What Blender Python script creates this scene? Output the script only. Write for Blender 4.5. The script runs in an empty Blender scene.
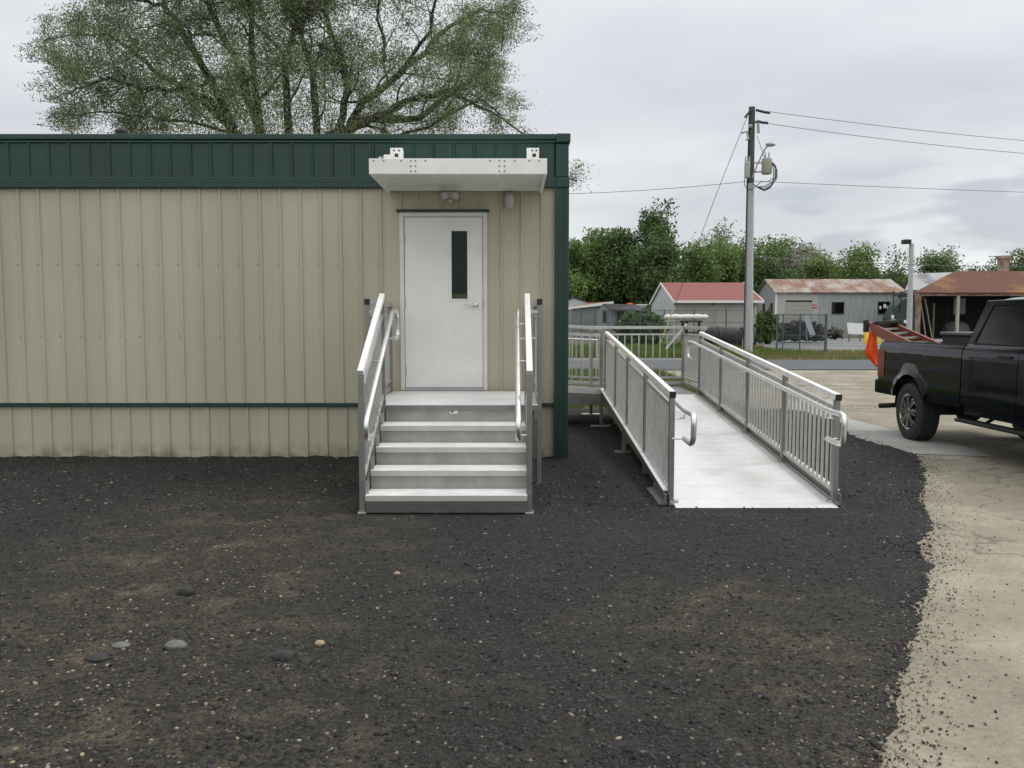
import bpy, math, random
import numpy as np
from mathutils import Vector, Matrix, noise as mnoise
random.seed(7); rng = np.random.default_rng(7)
sc = bpy.context.scene
C = sc.collection
R = math.radians

# ------------------------------------------------------------------ camera
F, YH, H = 850.0, 322.0, 1.6
TH = math.atan((384 - YH) / F)
cam = bpy.data.cameras.new('camera'); co = bpy.data.objects.new('camera', cam); C.objects.link(co)
co.location = (0, 0, H); co.rotation_euler = (math.pi / 2 - TH, 0, 0)
cam.sensor_width = 36.0; cam.lens = F / 1024 * 36; cam.clip_end = 3000; cam.clip_start = 0.05
sc.camera = co

def at(px, py, Y):
    """point of the yard at distance Y seen in that direction (used to survey the site)"""
    u = (px - 512) / F; v = -(py - 384) / F
    y = math.cos(TH) + v * math.sin(TH); z = v * math.cos(TH) - math.sin(TH); t = Y / y
    return Vector((u * t, Y, H + z * t))

# ------------------------------------------------------------------ materials
def mat(name, col, rough=.6, metal=0.0, var=.12, scale=6.0, bump=0.0, bscale=40.0, spec=.5, stretch=None,
        col2=None, emis=None, coat=0, island=0.0, trans=0, coord='Object', thr=(.35, .65), detail=6):
    m = bpy.data.materials.new(name); m.use_nodes = True
    nt = m.node_tree; N = nt.nodes; L = nt.links
    b = N['Principled BSDF']
    b.inputs['Roughness'].default_value = rough; b.inputs['Metallic'].default_value = metal
    b.inputs['Specular IOR Level'].default_value = spec
    if coat: b.inputs['Coat Weight'].default_value = coat; b.inputs['Coat Roughness'].default_value = .06
    tc = N.new('ShaderNodeTexCoord'); mp = N.new('ShaderNodeMapping')
    L.new(tc.outputs[coord], mp.inputs[0])
    if stretch: mp.inputs['Scale'].default_value = stretch
    no = N.new('ShaderNodeTexNoise'); no.inputs['Scale'].default_value = scale; no.inputs['Detail'].default_value = detail
    no.inputs['Roughness'].default_value = .6
    L.new(mp.outputs[0], no.inputs['Vector'])
    rp = N.new('ShaderNodeValToRGB')
    c = np.array(col[:3]); c2 = np.array(col2) if col2 else np.clip(c * (1 + var), 0, 1)
    c1 = c if col2 else c * (1 - var)
    rp.color_ramp.elements[0].position = thr[0]; rp.color_ramp.elements[1].position = thr[1]
    rp.color_ramp.elements[0].color = (*c1, 1); rp.color_ramp.elements[1].color = (*c2, 1)
    L.new(no.outputs['Fac'], rp.inputs[0])
    out = rp.outputs[0]
    if island:
        g = N.new('ShaderNodeNewGeometry'); mr = N.new('ShaderNodeMapRange')
        mr.inputs['To Min'].default_value = 1 - island; mr.inputs['To Max'].default_value = 1 + island
        L.new(g.outputs['Random Per Island'], mr.inputs['Value'])
        hs = N.new('ShaderNodeHueSaturation'); L.new(out, hs.inputs['Color']); L.new(mr.outputs[0], hs.inputs['Value'])
        out = hs.outputs[0]
    L.new(out, b.inputs['Base Color'])
    if rough > .15:
        r2 = N.new('ShaderNodeMapRange'); r2.inputs['To Min'].default_value = max(.03, rough - .1); r2.inputs['To Max'].default_value = min(1, rough + .12)
        L.new(no.outputs['Fac'], r2.inputs['Value']); L.new(r2.outputs[0], b.inputs['Roughness'])
    if bump:
        nb = N.new('ShaderNodeTexNoise'); nb.inputs['Scale'].default_value = bscale; nb.inputs['Detail'].default_value = 4
        L.new(mp.outputs[0], nb.inputs['Vector'])
        bm = N.new('ShaderNodeBump'); bm.inputs['Strength'].default_value = bump; bm.inputs['Distance'].default_value = .01
        L.new(nb.outputs['Fac'], bm.inputs['Height']); L.new(bm.outputs[0], b.inputs['Normal'])
    if emis:
        b.inputs['Emission Color'].default_value = (*emis[:3], 1); b.inputs['Emission Strength'].default_value = emis[3]
    if trans:
        tl = N.new('ShaderNodeBsdfTranslucent'); L.new(out, tl.inputs['Color'])
        mx = N.new('ShaderNodeMixShader'); mx.inputs[0].default_value = trans
        L.new(b.outputs[0], mx.inputs[1]); L.new(tl.outputs[0], mx.inputs[2]); L.new(mx.outputs[0], N['Material Output'].inputs[0])
    return m

M = {}
def siding_material():
    m = mat('beige_sheet', (.46, .425, .322), .45, var=.06, scale=1.5, stretch=(1, 1, .25), bump=.06, bscale=3)
    nt = m.node_tree; N = nt.nodes; L = nt.links; b = N['Principled BSDF']; src = b.inputs['Base Color'].links[0].from_socket
    tc = N.new('ShaderNodeTexCoord')
    def nz(sc_, st, p0, c0, p1, c1, det=5):
        mp = N.new('ShaderNodeMapping'); mp.inputs['Scale'].default_value = st; L.new(tc.outputs['Object'], mp.inputs[0])
        n = N.new('ShaderNodeTexNoise'); n.inputs['Scale'].default_value = sc_; n.inputs['Detail'].default_value = det; L.new(mp.outputs[0], n.inputs['Vector'])
        q = N.new('ShaderNodeValToRGB'); e = q.color_ramp.elements; e[0].position = p0; e[1].position = p1; e[0].color = (c0, c0, c0, 1); e[1].color = (c1, c1, c1, 1); L.new(n.outputs['Fac'], q.inputs[0]); return q.outputs[0]
    def mx(f, a_, b_, mode):
        x = N.new('ShaderNodeMix'); x.data_type = 'RGBA'; x.blend_type = mode
        if isinstance(f, float): x.inputs[0].default_value = f
        else: L.new(f, x.inputs[0])
        L.new(a_, x.inputs[6])
        if isinstance(b_, tuple): x.inputs[7].default_value = b_
        else: L.new(b_, x.inputs[7])
        return x.outputs[2]
    # rain streaks, sheet to sheet difference and mud splashed on the lowest few centimetres
    c = mx(1.0, src, nz(3.0, (3.0, 1, .10), .35, .97, .68, 1.03), 'MULTIPLY')
    c = mx(1.0, c, nz(.55, (1.2, 1, .02), .35, .95, .65, 1.05, 1), 'MULTIPLY')
    sp = N.new('ShaderNodeSeparateXYZ'); L.new(tc.outputs['Object'], sp.inputs[0])
    mr = N.new('ShaderNodeMapRange'); mr.inputs['From Min'].default_value = .20; mr.inputs['From Max'].default_value = .0; L.new(sp.outputs[2], mr.inputs['Value'])
    mm = N.new('ShaderNodeMath'); mm.operation = 'MULTIPLY'; L.new(mr.outputs[0], mm.inputs[0]); L.new(nz(7, (1, 1, 1), .38, 0.1, .62, .8, 7), mm.inputs[1])
    c = mx(mm.outputs[0], c, (.11, .085, .055, 1), 'MIX')
    L.new(c, b.inputs['Base Color']); return m
M['beige'] = siding_material()
M['green'] = mat('green_trim', (.005, .038, .028), .4, var=.22, scale=2.5, stretch=(2, 1, .4), bump=.05, bscale=4)
M['screw'] = mat('screw', (.22, .2, .15), .5, var=.05)
M['screw_grey'] = mat('bolt_grey', (.22, .22, .21), .5, metal=.5, var=.05)
M['nosing'] = mat('nosing_aluminium', (.56, .56, .52), .5, metal=.6, var=.06, scale=6)
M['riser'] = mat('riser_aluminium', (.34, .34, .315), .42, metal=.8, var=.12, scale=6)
M['white'] = mat('white_paint', (.77, .765, .735), .42, var=.04, scale=3, bump=.03, bscale=6)
M['canopy'] = mat('canopy_white', (.86, .86, .83), .4, var=.06, scale=4)
M['frame'] = mat('frame_white', (.68, .67, .61), .45, var=.05)
M['dark'] = mat('dark', (.012, .012, .013), .5, var=.2)
M['rubber'] = mat('rubber', (.022, .022, .024), .75, var=.25, scale=20, bump=.2, bscale=60)
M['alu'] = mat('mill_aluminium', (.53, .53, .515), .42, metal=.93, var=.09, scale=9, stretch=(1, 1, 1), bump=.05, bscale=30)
M['alu_side'] = mat('shaded_aluminium', (.27, .27, .26), .46, metal=.93, var=.12, scale=7, bump=.05, bscale=30)  # aluminium darkened for upright faces; their dimmer light is put into the colour
M['rail'] = mat('bright_aluminium', (.86, .86, .85), .45, metal=.6, var=.05, scale=9)
M['kick'] = mat('dark_aluminium', (.17, .17, .16), .45, metal=.8, var=.1, scale=6)
M['tube'] = mat('round_aluminium', (.78, .78, .77), .34, metal=.92, var=.05, scale=9)
M['deck'] = mat('deck_aluminium', (.72, .725, .73), .55, metal=.25, col2=(.56, .56, .54), thr=(.46, .72), scale=1.6, detail=9, bump=.05, bscale=14)
M['chrome'] = mat('chrome', (.7, .7, .72), .16, metal=1, var=.04)
M['steel'] = mat('galvanised_steel', (.42, .43, .44), .5, metal=.5, var=.15, scale=4)
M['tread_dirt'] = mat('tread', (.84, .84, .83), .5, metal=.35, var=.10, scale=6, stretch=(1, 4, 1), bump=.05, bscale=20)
M['sticker'] = mat('sticker', (.75, .74, .7), .6, var=.03)
M['sticker_ink'] = mat('sticker_ink', (.2, .12, .12), .6, var=.1)
M['truck'] = mat('dark_navy_paint', (.0032, .0052, .0085), .06, var=.2, spec=.34, scale=3)
M['truck_trim'] = mat('black_plastic', (.007, .0075, .008), .6, var=.2)
M['tglass'] = mat('tinted_glass', (.005, .006, .007), .08, var=.1, spec=.4)
M['red_lens'] = mat('red_lens', (.17, .006, .008), .15, var=.15, coat=.8)
M['amber'] = mat('amber_lens', (.8, .25, .03), .2, var=.05)
M['fibreglass'] = mat('red_fibreglass', (.19, .040, .028), .5, var=.2, scale=12, col2=(.27, .075, .055))
M['flag'] = mat('orange_fabric', (1.0, .14, .025), .7, var=.06, trans=.35)
M['yellow'] = mat('yellow_paint', (.70, .50, .03), .5, var=.12)
M['bark'] = mat('bark', (.042, .040, .035), .9, var=.35, scale=5, bump=.5, bscale=20)
M['bark_far'] = mat('bark_grey', (.10, .09, .075), .9, var=.3, scale=3)
M['leaf_oak'] = mat('leaf_sage', (.19, .235, .115), .6, var=.22, scale=.5, island=.35, trans=.38, thr=(.3, .7))
M['leaf_a'] = mat('leaf_mid', (.135, .205, .055), .65, var=.3, scale=.3, island=.4, trans=.25)
M['leaf_b'] = mat('leaf_bright', (.15, .22, .06), .65, var=.2, scale=.3, island=.35, trans=.3)
M['leaf_c'] = mat('leaf_dark', (.085, .14, .042), .65, var=.3, scale=.3, island=.4, trans=.2)
M['leaf_d'] = mat('leaf_pale', (.21, .24, .15), .65, var=.2, scale=.3, island=.35, trans=.3)
M['leaf_f'] = mat('leaf_flower', (.30, .31, .24), .65, var=.25, scale=.4, island=.5, trans=.25)
M['asphalt'] = mat('asphalt', (.085, .092, .10), .85, var=.12, scale=.6, bump=.2, bscale=60)
M['lot'] = mat('lot', (.10, .105, .11), .9, col2=(.22, .22, .215), scale=.12, thr=(.4, .62), stretch=(.5, 2, 1))
M['pole'] = mat('pole_concrete', (.42, .43, .43), .8, var=.1, scale=3, stretch=(4, 4, .5))
M['pole_wood'] = mat('pole_wood', (.085, .08, .075), .85, var=.25, scale=5, stretch=(6, 6, .4))
M['transformer'] = mat('transformer_grey', (.36, .37, .36), .5, var=.06)
M['transformer2'] = mat('transformer_tan', (.32, .31, .25), .5, var=.08)
M['line'] = mat('line_cable', (.09, .09, .10), .6, var=.1)
M['guard'] = mat('faded_yellow', (.50, .42, .14), .6, var=.1)
M['cable'] = mat('black_cable', (.03, .03, .033), .6, var=.1)
M['redroof'] = mat('red_roof', (.20, .045, .034), .6, var=.09, scale=.8, stretch=(3, 1, .3), bump=.1, bscale=8)
M['siding'] = mat('pale_siding', (.50, .51, .52), .7, var=.05, scale=1, stretch=(.3, .3, 3))
M['siding_shade'] = mat('shaded_siding', (.33, .33, .31), .75, var=.08, scale=1)  # darker copy of the pale siding, with shade put into its colour
M['gdoor'] = mat('garage_door', (.36, .36, .32), .7, var=.05, stretch=(.2, .2, 5), scale=2)
M['galv'] = mat('corrugated_grey', (.34, .35, .365), .6, var=.14, scale=1.6, stretch=(3.5, 3.5, .22), bump=.5, bscale=6)
M['galv_pale'] = mat('corrugated_pale', (.44, .44, .42), .6, var=.07, scale=1.6, stretch=(3.5, 3.5, .22))
M['rustroof'] = mat('rusting_roof', (.20, .105, .07), .8, col2=(.33, .31, .28), scale=.75, stretch=(1.1, .5, 1.2), thr=(.42, .60), bump=.3, bscale=5)
M['rust'] = mat('rust', (.115, .047, .028), .85, col2=(.26, .125, .05), scale=.4, stretch=(.6, 1, 1), thr=(.5, .66), bump=.2, bscale=5)
M['greyroof'] = mat('grey_roof', (.30, .31, .325), .6, col2=(.14, .14, .155), scale=.3, thr=(.5, .6))
M['darkroof'] = mat('charcoal_shingle', (.035, .037, .042), .85, var=.2, scale=2)
M['shedgrey'] = mat('shed_grey', (.21, .23, .23), .7, var=.1, scale=1)
M['wood'] = mat('weathered_wood', (.20, .16, .11), .85, var=.25, scale=2, stretch=(5, 5, .5))
M['dark_wood'] = mat('dark_shaded_timber', (.022, .020, .018), .9, var=.3, scale=2)  # near-black: the shade inside the open shed is put into the timber colour
M['palewood'] = mat('pale_timber', (.42, .38, .30), .8, var=.15, scale=2, stretch=(5, 5, .5))
M['brick'] = mat('rust_brick', (.22, .10, .07), .85, col2=(.40, .33, .26), scale=1.2)
M['tank'] = mat('dark_green_steel', (.018, .040, .036), .6, var=.25, scale=1)
M['clutter'] = mat('dark_clutter', (.025, .027, .027), .8, var=.4, scale=2, bump=.4, bscale=5)
M['brown'] = mat('brown_clutter', (.14, .09, .055), .8, var=.3, scale=2)
M['board'] = mat('white_board', (.78, .79, .80), .6, var=.05)
M['tarp'] = mat('white_tarp', (.72, .74, .73), .5, var=.1, scale=4, bump=.6, bscale=5)
M['redsign'] = mat('red_sign', (.55, .05, .05), .5, var=.05)
M['bluegrey'] = mat('blue_grey_paint', (.38, .43, .48), .5, var=.08)
M['chain'] = mat('chain_link', (.10, .12, .13), .6, metal=.3, var=.1)
M['blade'] = mat('grass_blade', (.12, .17, .04), .8, var=.3, scale=.4, island=.35, trans=.2, thr=(.3, .7))
M['straw'] = mat('straw_blade', (.27, .215, .10), .8, col2=(.13, .15, .045), scale=.35, island=.35, trans=.2)
M['tag'] = mat('blue_grey_lens', (.5, .5, .5), .2, var=.05)
M['lens'] = mat('clear_lens', (.48, .48, .45), .2, var=.05)
M['desk'] = mat('orange_wood', (.42, .19, .07), .5, var=.1)
M['dirt_ground'] = mat('grass_ground', (.055, .085, .022), .95, col2=(.10, .095, .045), scale=.35, thr=(.42, .62), bump=.5, bscale=12)
M['jointfill'] = mat('joint_dirt', (.05, .055, .03), .95, var=.3, scale=8)
M['verge'] = mat('verge_ground', (.16, .135, .06), .95, col2=(.08, .11, .03), scale=.25, thr=(.45, .6), bump=.5, bscale=12)

def pane_material():
    m = bpy.data.materials.new('window_glass'); m.use_nodes = True
    nt = m.node_tree; N = nt.nodes; L = nt.links
    N.remove(N['Principled BSDF'])
    t = N.new('ShaderNodeBsdfTransparent'); t.inputs[0].default_value = (.72, .78, .75, 1)
    g = N.new('ShaderNodeBsdfGlossy'); g.inputs['Roughness'].default_value = .03; g.inputs['Color'].default_value = (.55, .75, .66, 1)
    fr = N.new('ShaderNodeFresnel'); fr.inputs[0].default_value = 1.32
    mx = N.new('ShaderNodeMixShader'); L.new(fr.outputs[0], mx.inputs[0]); L.new(t.outputs[0], mx.inputs[1]); L.new(g.outputs[0], mx.inputs[2])
    L.new(mx.outputs[0], N['Material Output'].inputs[0]); return m
M['pane'] = pane_material()

def gravel_material():
    m = bpy.data.materials.new('crushed_gravel'); m.use_nodes = True
    nt = m.node_tree; N = nt.nodes; L = nt.links; b = N['Principled BSDF']
    b.inputs['Roughness'].default_value = .88; b.inputs['Specular IOR Level'].default_value = .35
    tc = N.new('ShaderNodeTexCoord')
    def noise(s, d=5, r=.6):
        n = N.new('ShaderNodeTexNoise'); n.inputs['Scale'].default_value = s; n.inputs['Detail'].default_value = d; n.inputs['Roughness'].default_value = r
        L.new(tc.outputs['Object'], n.inputs['Vector']); return n
    def ramp(src, p0, c0, p1, c1):
        r = N.new('ShaderNodeValToRGB'); e = r.color_ramp.elements
        e[0].position = p0; e[0].color = (*c0, 1); e[1].position = p1; e[1].color = (*c1, 1); L.new(src, r.inputs[0]); return r
    def mix(f, a, bb, mode='MIX'):
        x = N.new('ShaderNodeMix'); x.data_type = 'RGBA'; x.blend_type = mode
        if isinstance(f, float): x.inputs[0].default_value = f
        else: L.new(f, x.inputs[0])
        L.new(a, x.inputs[6]); L.new(bb, x.inputs[7]); return x.outputs[2]
    fine = ramp(noise(70, 6, .75).outputs['Fac'], .42, (.002, .0021, .0022), .70, (.055, .056, .056))
    brown = ramp(noise(45, 6, .75).outputs['Fac'], .38, (.005, .0045, .003), .72, (.084, .075, .055))
    # brownish soil shows through in a few large areas (left of the stairs, near the concrete)
    sep = N.new('ShaderNodeSeparateXYZ'); L.new(tc.outputs['Object'], sep.inputs[0])
    def mth(op, a, bb=None, cl=False):
        x = N.new('ShaderNodeMath'); x.operation = op; x.use_clamp = cl
        for i, v in enumerate((a, bb)):
            if v is None: continue
            if isinstance(v, (int, float)): x.inputs[i].default_value = v
            else: L.new(v, x.inputs[i])
        return x.outputs[0]
    def blob(cx, cy, sx, sy):
        dx = mth('DIVIDE', mth('SUBTRACT', sep.outputs[0], cx), sx); dy = mth('DIVIDE', mth('SUBTRACT', sep.outputs[1], cy), sy)
        r2 = mth('ADD', mth('MULTIPLY', dx, dx), mth('MULTIPLY', dy, dy))
        return mth('SUBTRACT', 1.0, mth('SQRT', r2), True)
    n2 = noise(.9, 6, .6)
    area = mth('MAXIMUM', mth('MAXIMUM', blob(-2.0, 5.0, 1.9, 4.8), blob(1.2, 4.2, 1.3, 1.3)), mth('MAXIMUM', blob(-1.6, 3.2, 2.2, 1.6), blob(1.3, 3.2, .8, 1.5)))
    area = mth('ADD', mth('MULTIPLY', area, 1.35), mth('SUBTRACT', mth('MULTIPLY', n2.outputs['Fac'], 1.5), .78), True)
    base = mix(area, fine.outputs[0], brown.outputs[0])
    # tan dusty grit
    n3 = ramp(noise(2.6, 8, .7).outputs['Fac'], .50, (0, 0, 0), .70, (1, 1, 1))
    tan = ramp(noise(120, 4, .7).outputs['Fac'], .35, (.07, .055, .035), .7, (.20, .165, .11))
    dust = mth('MULTIPLY', mth('MULTIPLY', n3.outputs[0], area), .75)
    base = mix(dust, base, tan.outputs[0])
    v = N.new('ShaderNodeTexVoronoi'); v.inputs['Scale'].default_value = 70; L.new(tc.outputs['Object'], v.inputs['Vector'])
    vs = N.new('ShaderNodeSeparateColor'); L.new(v.outputs['Color'], vs.inputs[0])
    cell = ramp(vs.outputs[0], 0, (.55, .55, .55), 1, (1.55, 1.55, 1.5))
    base = mix(.8, base, cell.outputs[0], 'MULTIPLY')
    L.new(base, b.inputs['Base Color'])
    bp = N.new('ShaderNodeBump'); bp.inputs['Strength'].default_value = .9; bp.inputs['Distance'].default_value = .012
    L.new(noise(60, 6, .75).outputs['Fac'], bp.inputs['Height'])
    bp2 = N.new('ShaderNodeBump'); bp2.inputs['Strength'].default_value = .7; bp2.inputs['Distance'].default_value = .008; bp2.invert = True
    L.new(v.outputs['Distance'], bp2.inputs['Height']); L.new(bp.outputs[0], bp2.inputs['Normal'])
    L.new(bp2.outputs[0], b.inputs['Normal'])
    return m
M['gravel'] = gravel_material()

def concrete_material():
    m = bpy.data.materials.new('dusty_concrete'); m.use_nodes = True
    nt = m.node_tree; N = nt.nodes; L = nt.links; b = N['Principled BSDF']
    b.inputs['Roughness'].default_value = .9; b.inputs['Specular IOR Level'].default_value = .3
    tc = N.new('ShaderNodeTexCoord')
    def noise(s, d=6, r=.65):
        n = N.new('ShaderNodeTexNoise'); n.inputs['Scale'].default_value = s; n.inputs['Detail'].default_value = d; n.inputs['Roughness'].default_value = r
        L.new(tc.outputs['Object'], n.inputs['Vector']); return n.outputs['Fac']
    def ramp(src, *st):
        r = N.new('ShaderNodeValToRGB'); e = r.color_ramp.elements
        while len(e) < len(st): e.new(.5)
        for k, (p, c) in enumerate(st): e[k].position = p; e[k].color = (*c, 1)
        L.new(src, r.inputs[0]); return r.outputs[0]
    def mix(f, a, bb, mode='MIX'):
        x = N.new('ShaderNodeMix'); x.data_type = 'RGBA'; x.blend_type = mode
        if isinstance(f, float): x.inputs[0].default_value = f
        else: L.new(f, x.inputs[0])
        L.new(a, x.inputs[6]); L.new(bb, x.inputs[7]); return x.outputs[2]
    base = ramp(noise(.8, 10, .72), (.34, (.20, .178, .135)), (.5, (.275, .248, .192)), (.66, (.39, .355, .285)))
    fine = ramp(noise(30, 8, .75), (.32, (.74, .73, .72)), (.68, (1.18, 1.18, 1.18)))
    base = mix(.9, base, fine, 'MULTIPLY')
    spots = ramp(noise(26, 5, .7), (.60, (0, 0, 0)), (.69, (1, 1, 1)))
    grit = ramp(noise(200, 3), (.3, (.05, .045, .035)), (.7, (.14, .12, .09)))
    sf = N.new('ShaderNodeMix'); sf.data_type = 'RGBA'; sf.blend_type = 'MULTIPLY'; sf.inputs[0].default_value = 1
    L.new(spots, sf.inputs[6]); L.new(ramp(noise(1.3), (.42, (0, 0, 0)), (.62, (.75, .75, .75))), sf.inputs[7])
    base = mix(sf.outputs[2], base, grit)
    # hairline cracks
    v = N.new('ShaderNodeTexVoronoi'); v.feature = 'DISTANCE_TO_EDGE'; v.inputs['Scale'].default_value = .33
    wr = N.new('ShaderNodeVectorMath'); wr.operation = 'MULTIPLY_ADD'
    nn = N.new('ShaderNodeTexNoise'); nn.inputs['Scale'].default_value = 1.8; nn.inputs['Detail'].default_value = 8; L.new(tc.outputs['Object'], nn.inputs['Vector'])
    wr.inputs[1].default_value = (.8, .8, .8); L.new(nn.outputs['Color'], wr.inputs[0]); L.new(tc.outputs['Object'], wr.inputs[2])
    L.new(wr.outputs[0], v.inputs['Vector'])
    cr = ramp(v.outputs['Distance'], (0.0, (.55, .55, .55)), (.006, (1, 1, 1)))
    base = mix(1.0, base, cr, 'MULTIPLY')
    L.new(base, b.inputs['Base Color'])
    bp = N.new('ShaderNodeBump'); bp.inputs['Strength'].default_value = .35; bp.inputs['Distance'].default_value = .004
    L.new(noise(110, 6, .75), bp.inputs['Height']); L.new(bp.outputs[0], b.inputs['Normal'])
    return m
M['concrete'] = concrete_material()
M['apron'] = mat('newer_concrete', (.34, .34, .32), .9, var=.12, scale=2.5, bump=.3, bscale=40)

def pebble_material():
    m = bpy.data.materials.new('pebbles'); m.use_nodes = True
    nt = m.node_tree; N = nt.nodes; L = nt.links; b = N['Principled BSDF']
    b.inputs['Roughness'].default_value = .8; b.inputs['Specular IOR Level'].default_value = .35
    g = N.new('ShaderNodeNewGeometry'); r = N.new('ShaderNodeValToRGB'); e = r.color_ramp.elements
    r.color_ramp.interpolation = 'CONSTANT'
    st = [(0, (.010, .010, .0105)), (.3, (.020, .020, .0205)), (.52, (.033, .033, .032)), (.70, (.055, .055, .053)), (.84, (.034, .028, .019)),
          (.92, (.12, .11, .09)), (.968, (.21, .18, .125)), (.988, (.24, .23, .21)), (.993, (.18, .12, .08)), (.997, (.42, .41, .38))]
    while len(e) < len(st): e.new(.5)
    for k, (p, c) in enumerate(st): e[k].position = p; e[k].color = (*c, 1)
    L.new(g.outputs['Random Per Island'], r.inputs[0]); L.new(r.outputs[0], b.inputs['Base Color'])
    return m
M['pebble'] = pebble_material()
M['pebble_tan'] = mat('tan_pebbles', (.27, .225, .15), .8, var=.3, scale=30, island=.45)
M['rock'] = mat('rock_grey', (.13, .13, .125), .8, var=.2, scale=25, bump=.4, bscale=60)
M['rock_dark'] = mat('rock_dark', (.030, .030, .029), .8, var=.3, scale=25, bump=.4, bscale=60)
M['rock_tan'] = mat('rock_tan', (.33, .25, .16), .8, var=.2, scale=25, bump=.3, bscale=60)

# ------------------------------------------------------------------ mesh helpers
class MB:
    def __init__(s): s.v = []; s.f = []; s.m = []; s.mats = []; s.cur = 0
    def use(s, m):
        m = M[m] if isinstance(m, str) else m
        if m not in s.mats: s.mats.append(m)
        s.cur = s.mats.index(m); return s
    def add(s, vs, fs):
        o = len(s.v); s.v += [tuple(v) for v in vs]
        for f in fs: s.f.append(tuple(o + i for i in f)); s.m.append(s.cur)
        return s
    def box(s, x0, x1, y0, y1, z0, z1):
        vs = [(x, y, z) for x in (x0, x1) for y in (y0, y1) for z in (z0, z1)]
        return s.add(vs, [(0, 1, 3, 2), (4, 6, 7, 5), (0, 4, 5, 1), (2, 3, 7, 6), (0, 2, 6, 4), (1, 5, 7, 3)])
    def bar(s, p, q, w, h, up=(0, 0, 1)):
        p, q = Vector(p), Vector(q); d = (q - p).normalized(); up = Vector(up)
        if abs(d.dot(up)) > .99: up = Vector((0, 1, 0))
        sx = d.cross(up).normalized(); sz = sx.cross(d).normalized()
        vs = [c + sx * a * w / 2 + sz * b * h / 2 for c in (p, q) for a, b in ((-1, -1), (1, -1), (1, 1), (-1, 1))]
        return s.add(vs, [(3, 2, 1, 0), (4, 5, 6, 7), (0, 1, 5, 4), (1, 2, 6, 5), (2, 3, 7, 6), (3, 0, 4, 7)])
    def tube(s, path, r, n=8, cap=True):
        P = [Vector(p) for p in path]; rs = r if hasattr(r, '__len__') else [r] * len(P)
        vs = []; ref = None
        for i, p in enumerate(P):
            d = (P[min(i + 1, len(P) - 1)] - P[max(i - 1, 0)])
            d = d.normalized() if d.length > 1e-9 else Vector((0, 0, 1))
            if ref is None: ref = Vector((0, 0, 1)) if abs(d.z) < .9 else Vector((1, 0, 0))
            a = d.cross(ref).normalized(); b = a.cross(d).normalized(); ref = b
            for k in range(n):
                t = 2 * math.pi * k / n; vs.append(p + a * math.cos(t) * rs[i] + b * math.sin(t) * rs[i])
        fs = [(i * n + k, i * n + (k + 1) % n, (i + 1) * n + (k + 1) % n, (i + 1) * n + k) for i in range(len(P) - 1) for k in range(n)]
        if cap: fs += [tuple(range(n))[::-1], tuple((len(P) - 1) * n + k for k in range(n))]
        return s.add(vs, fs)
    def prism(s, poly, ext):
        n = len(poly); ext = Vector(ext); A = [Vector(p) for p in poly]
        return s.add(A + [a + ext for a in A], [tuple(range(n))[::-1], tuple(range(n, 2 * n))] + [(i, (i + 1) % n, n + (i + 1) % n, n + i) for i in range(n)])
    def lathe(s, prof, origin, axis='x', n=32):
        o = Vector(origin); vs = []
        for a, r in prof:
            for k in range(n):
                t = 2 * math.pi * k / n; c, d = r * math.cos(t), r * math.sin(t)
                vs.append(o + (Vector((a, c, d)) if axis == 'x' else Vector((c, d, a)) if axis == 'z' else Vector((c, a, d))))
        m = len(prof)
        return s.add(vs, [(i * n + k, i * n + (k + 1) % n, (i + 1) * n + (k + 1) % n, (i + 1) * n + k) for i in range(m - 1) for k in range(n)])
    def blob(s, c, rad, n=10, j=.15, flat=1.0):
        vs = []; fs = []; rows = n // 2
        for i in range(rows + 1):
            ph = math.pi * i / rows
            for k in range(n):
                t = 2 * math.pi * k / n; q = 1 + random.uniform(-j, j) if 0 < i < rows else 1
                vs.append((c[0] + rad[0] * q * math.sin(ph) * math.cos(t), c[1] + rad[1] * q * math.sin(ph) * math.sin(t), c[2] + rad[2] * q * math.cos(ph) * flat))
        for i in range(rows):
            for k in range(n): fs.append((i * n + k, i * n + (k + 1) % n, (i + 1) * n + (k + 1) % n, (i + 1) * n + k))
        return s.add(vs, fs)
    def build(s, name, parent=None, smooth=False, bevel=0, label=None):
        me = bpy.data.meshes.new(name)
        off = Vector((0, 0, 0)); q = parent
        while q is not None: off += q.location; q = q.parent
        origin = Vector((0, 0, 0))
        if parent is None:
            xs = np.array(s.v); origin = Vector(((xs[:, 0].min() + xs[:, 0].max()) / 2, (xs[:, 1].min() + xs[:, 1].max()) / 2, xs[:, 2].min()))
            off = origin
        me.from_pydata([Vector(v) - off for v in s.v], [], s.f)
        for m in s.mats: me.materials.append(m)
        me.polygons.foreach_set('material_index', s.m)
        if smooth: me.polygons.foreach_set('use_smooth', [True] * len(s.f))
        me.update()
        o = bpy.data.objects.new(name, me); C.objects.link(o)
        if parent is not None: o.parent = parent
        else: o.location = origin
        import bmesh
        if len(s.f) < 60000:
            b = bmesh.new(); b.from_mesh(me); bmesh.ops.remove_doubles(b, verts=b.verts, dist=1e-5) if smooth else None
            bmesh.ops.recalc_face_normals(b, faces=b.faces); b.to_mesh(me); b.free()
        if smooth:
            try: me.set_sharp_from_angle(angle=R(38))
            except Exception: pass
        if bevel:
            md = o.modifiers.new('bevel', 'BEVEL'); md.width = bevel; md.segments = 2; md.limit_method = 'ANGLE'; md.angle_limit = R(40)
        if label: o['label'] = label
        return o

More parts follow.
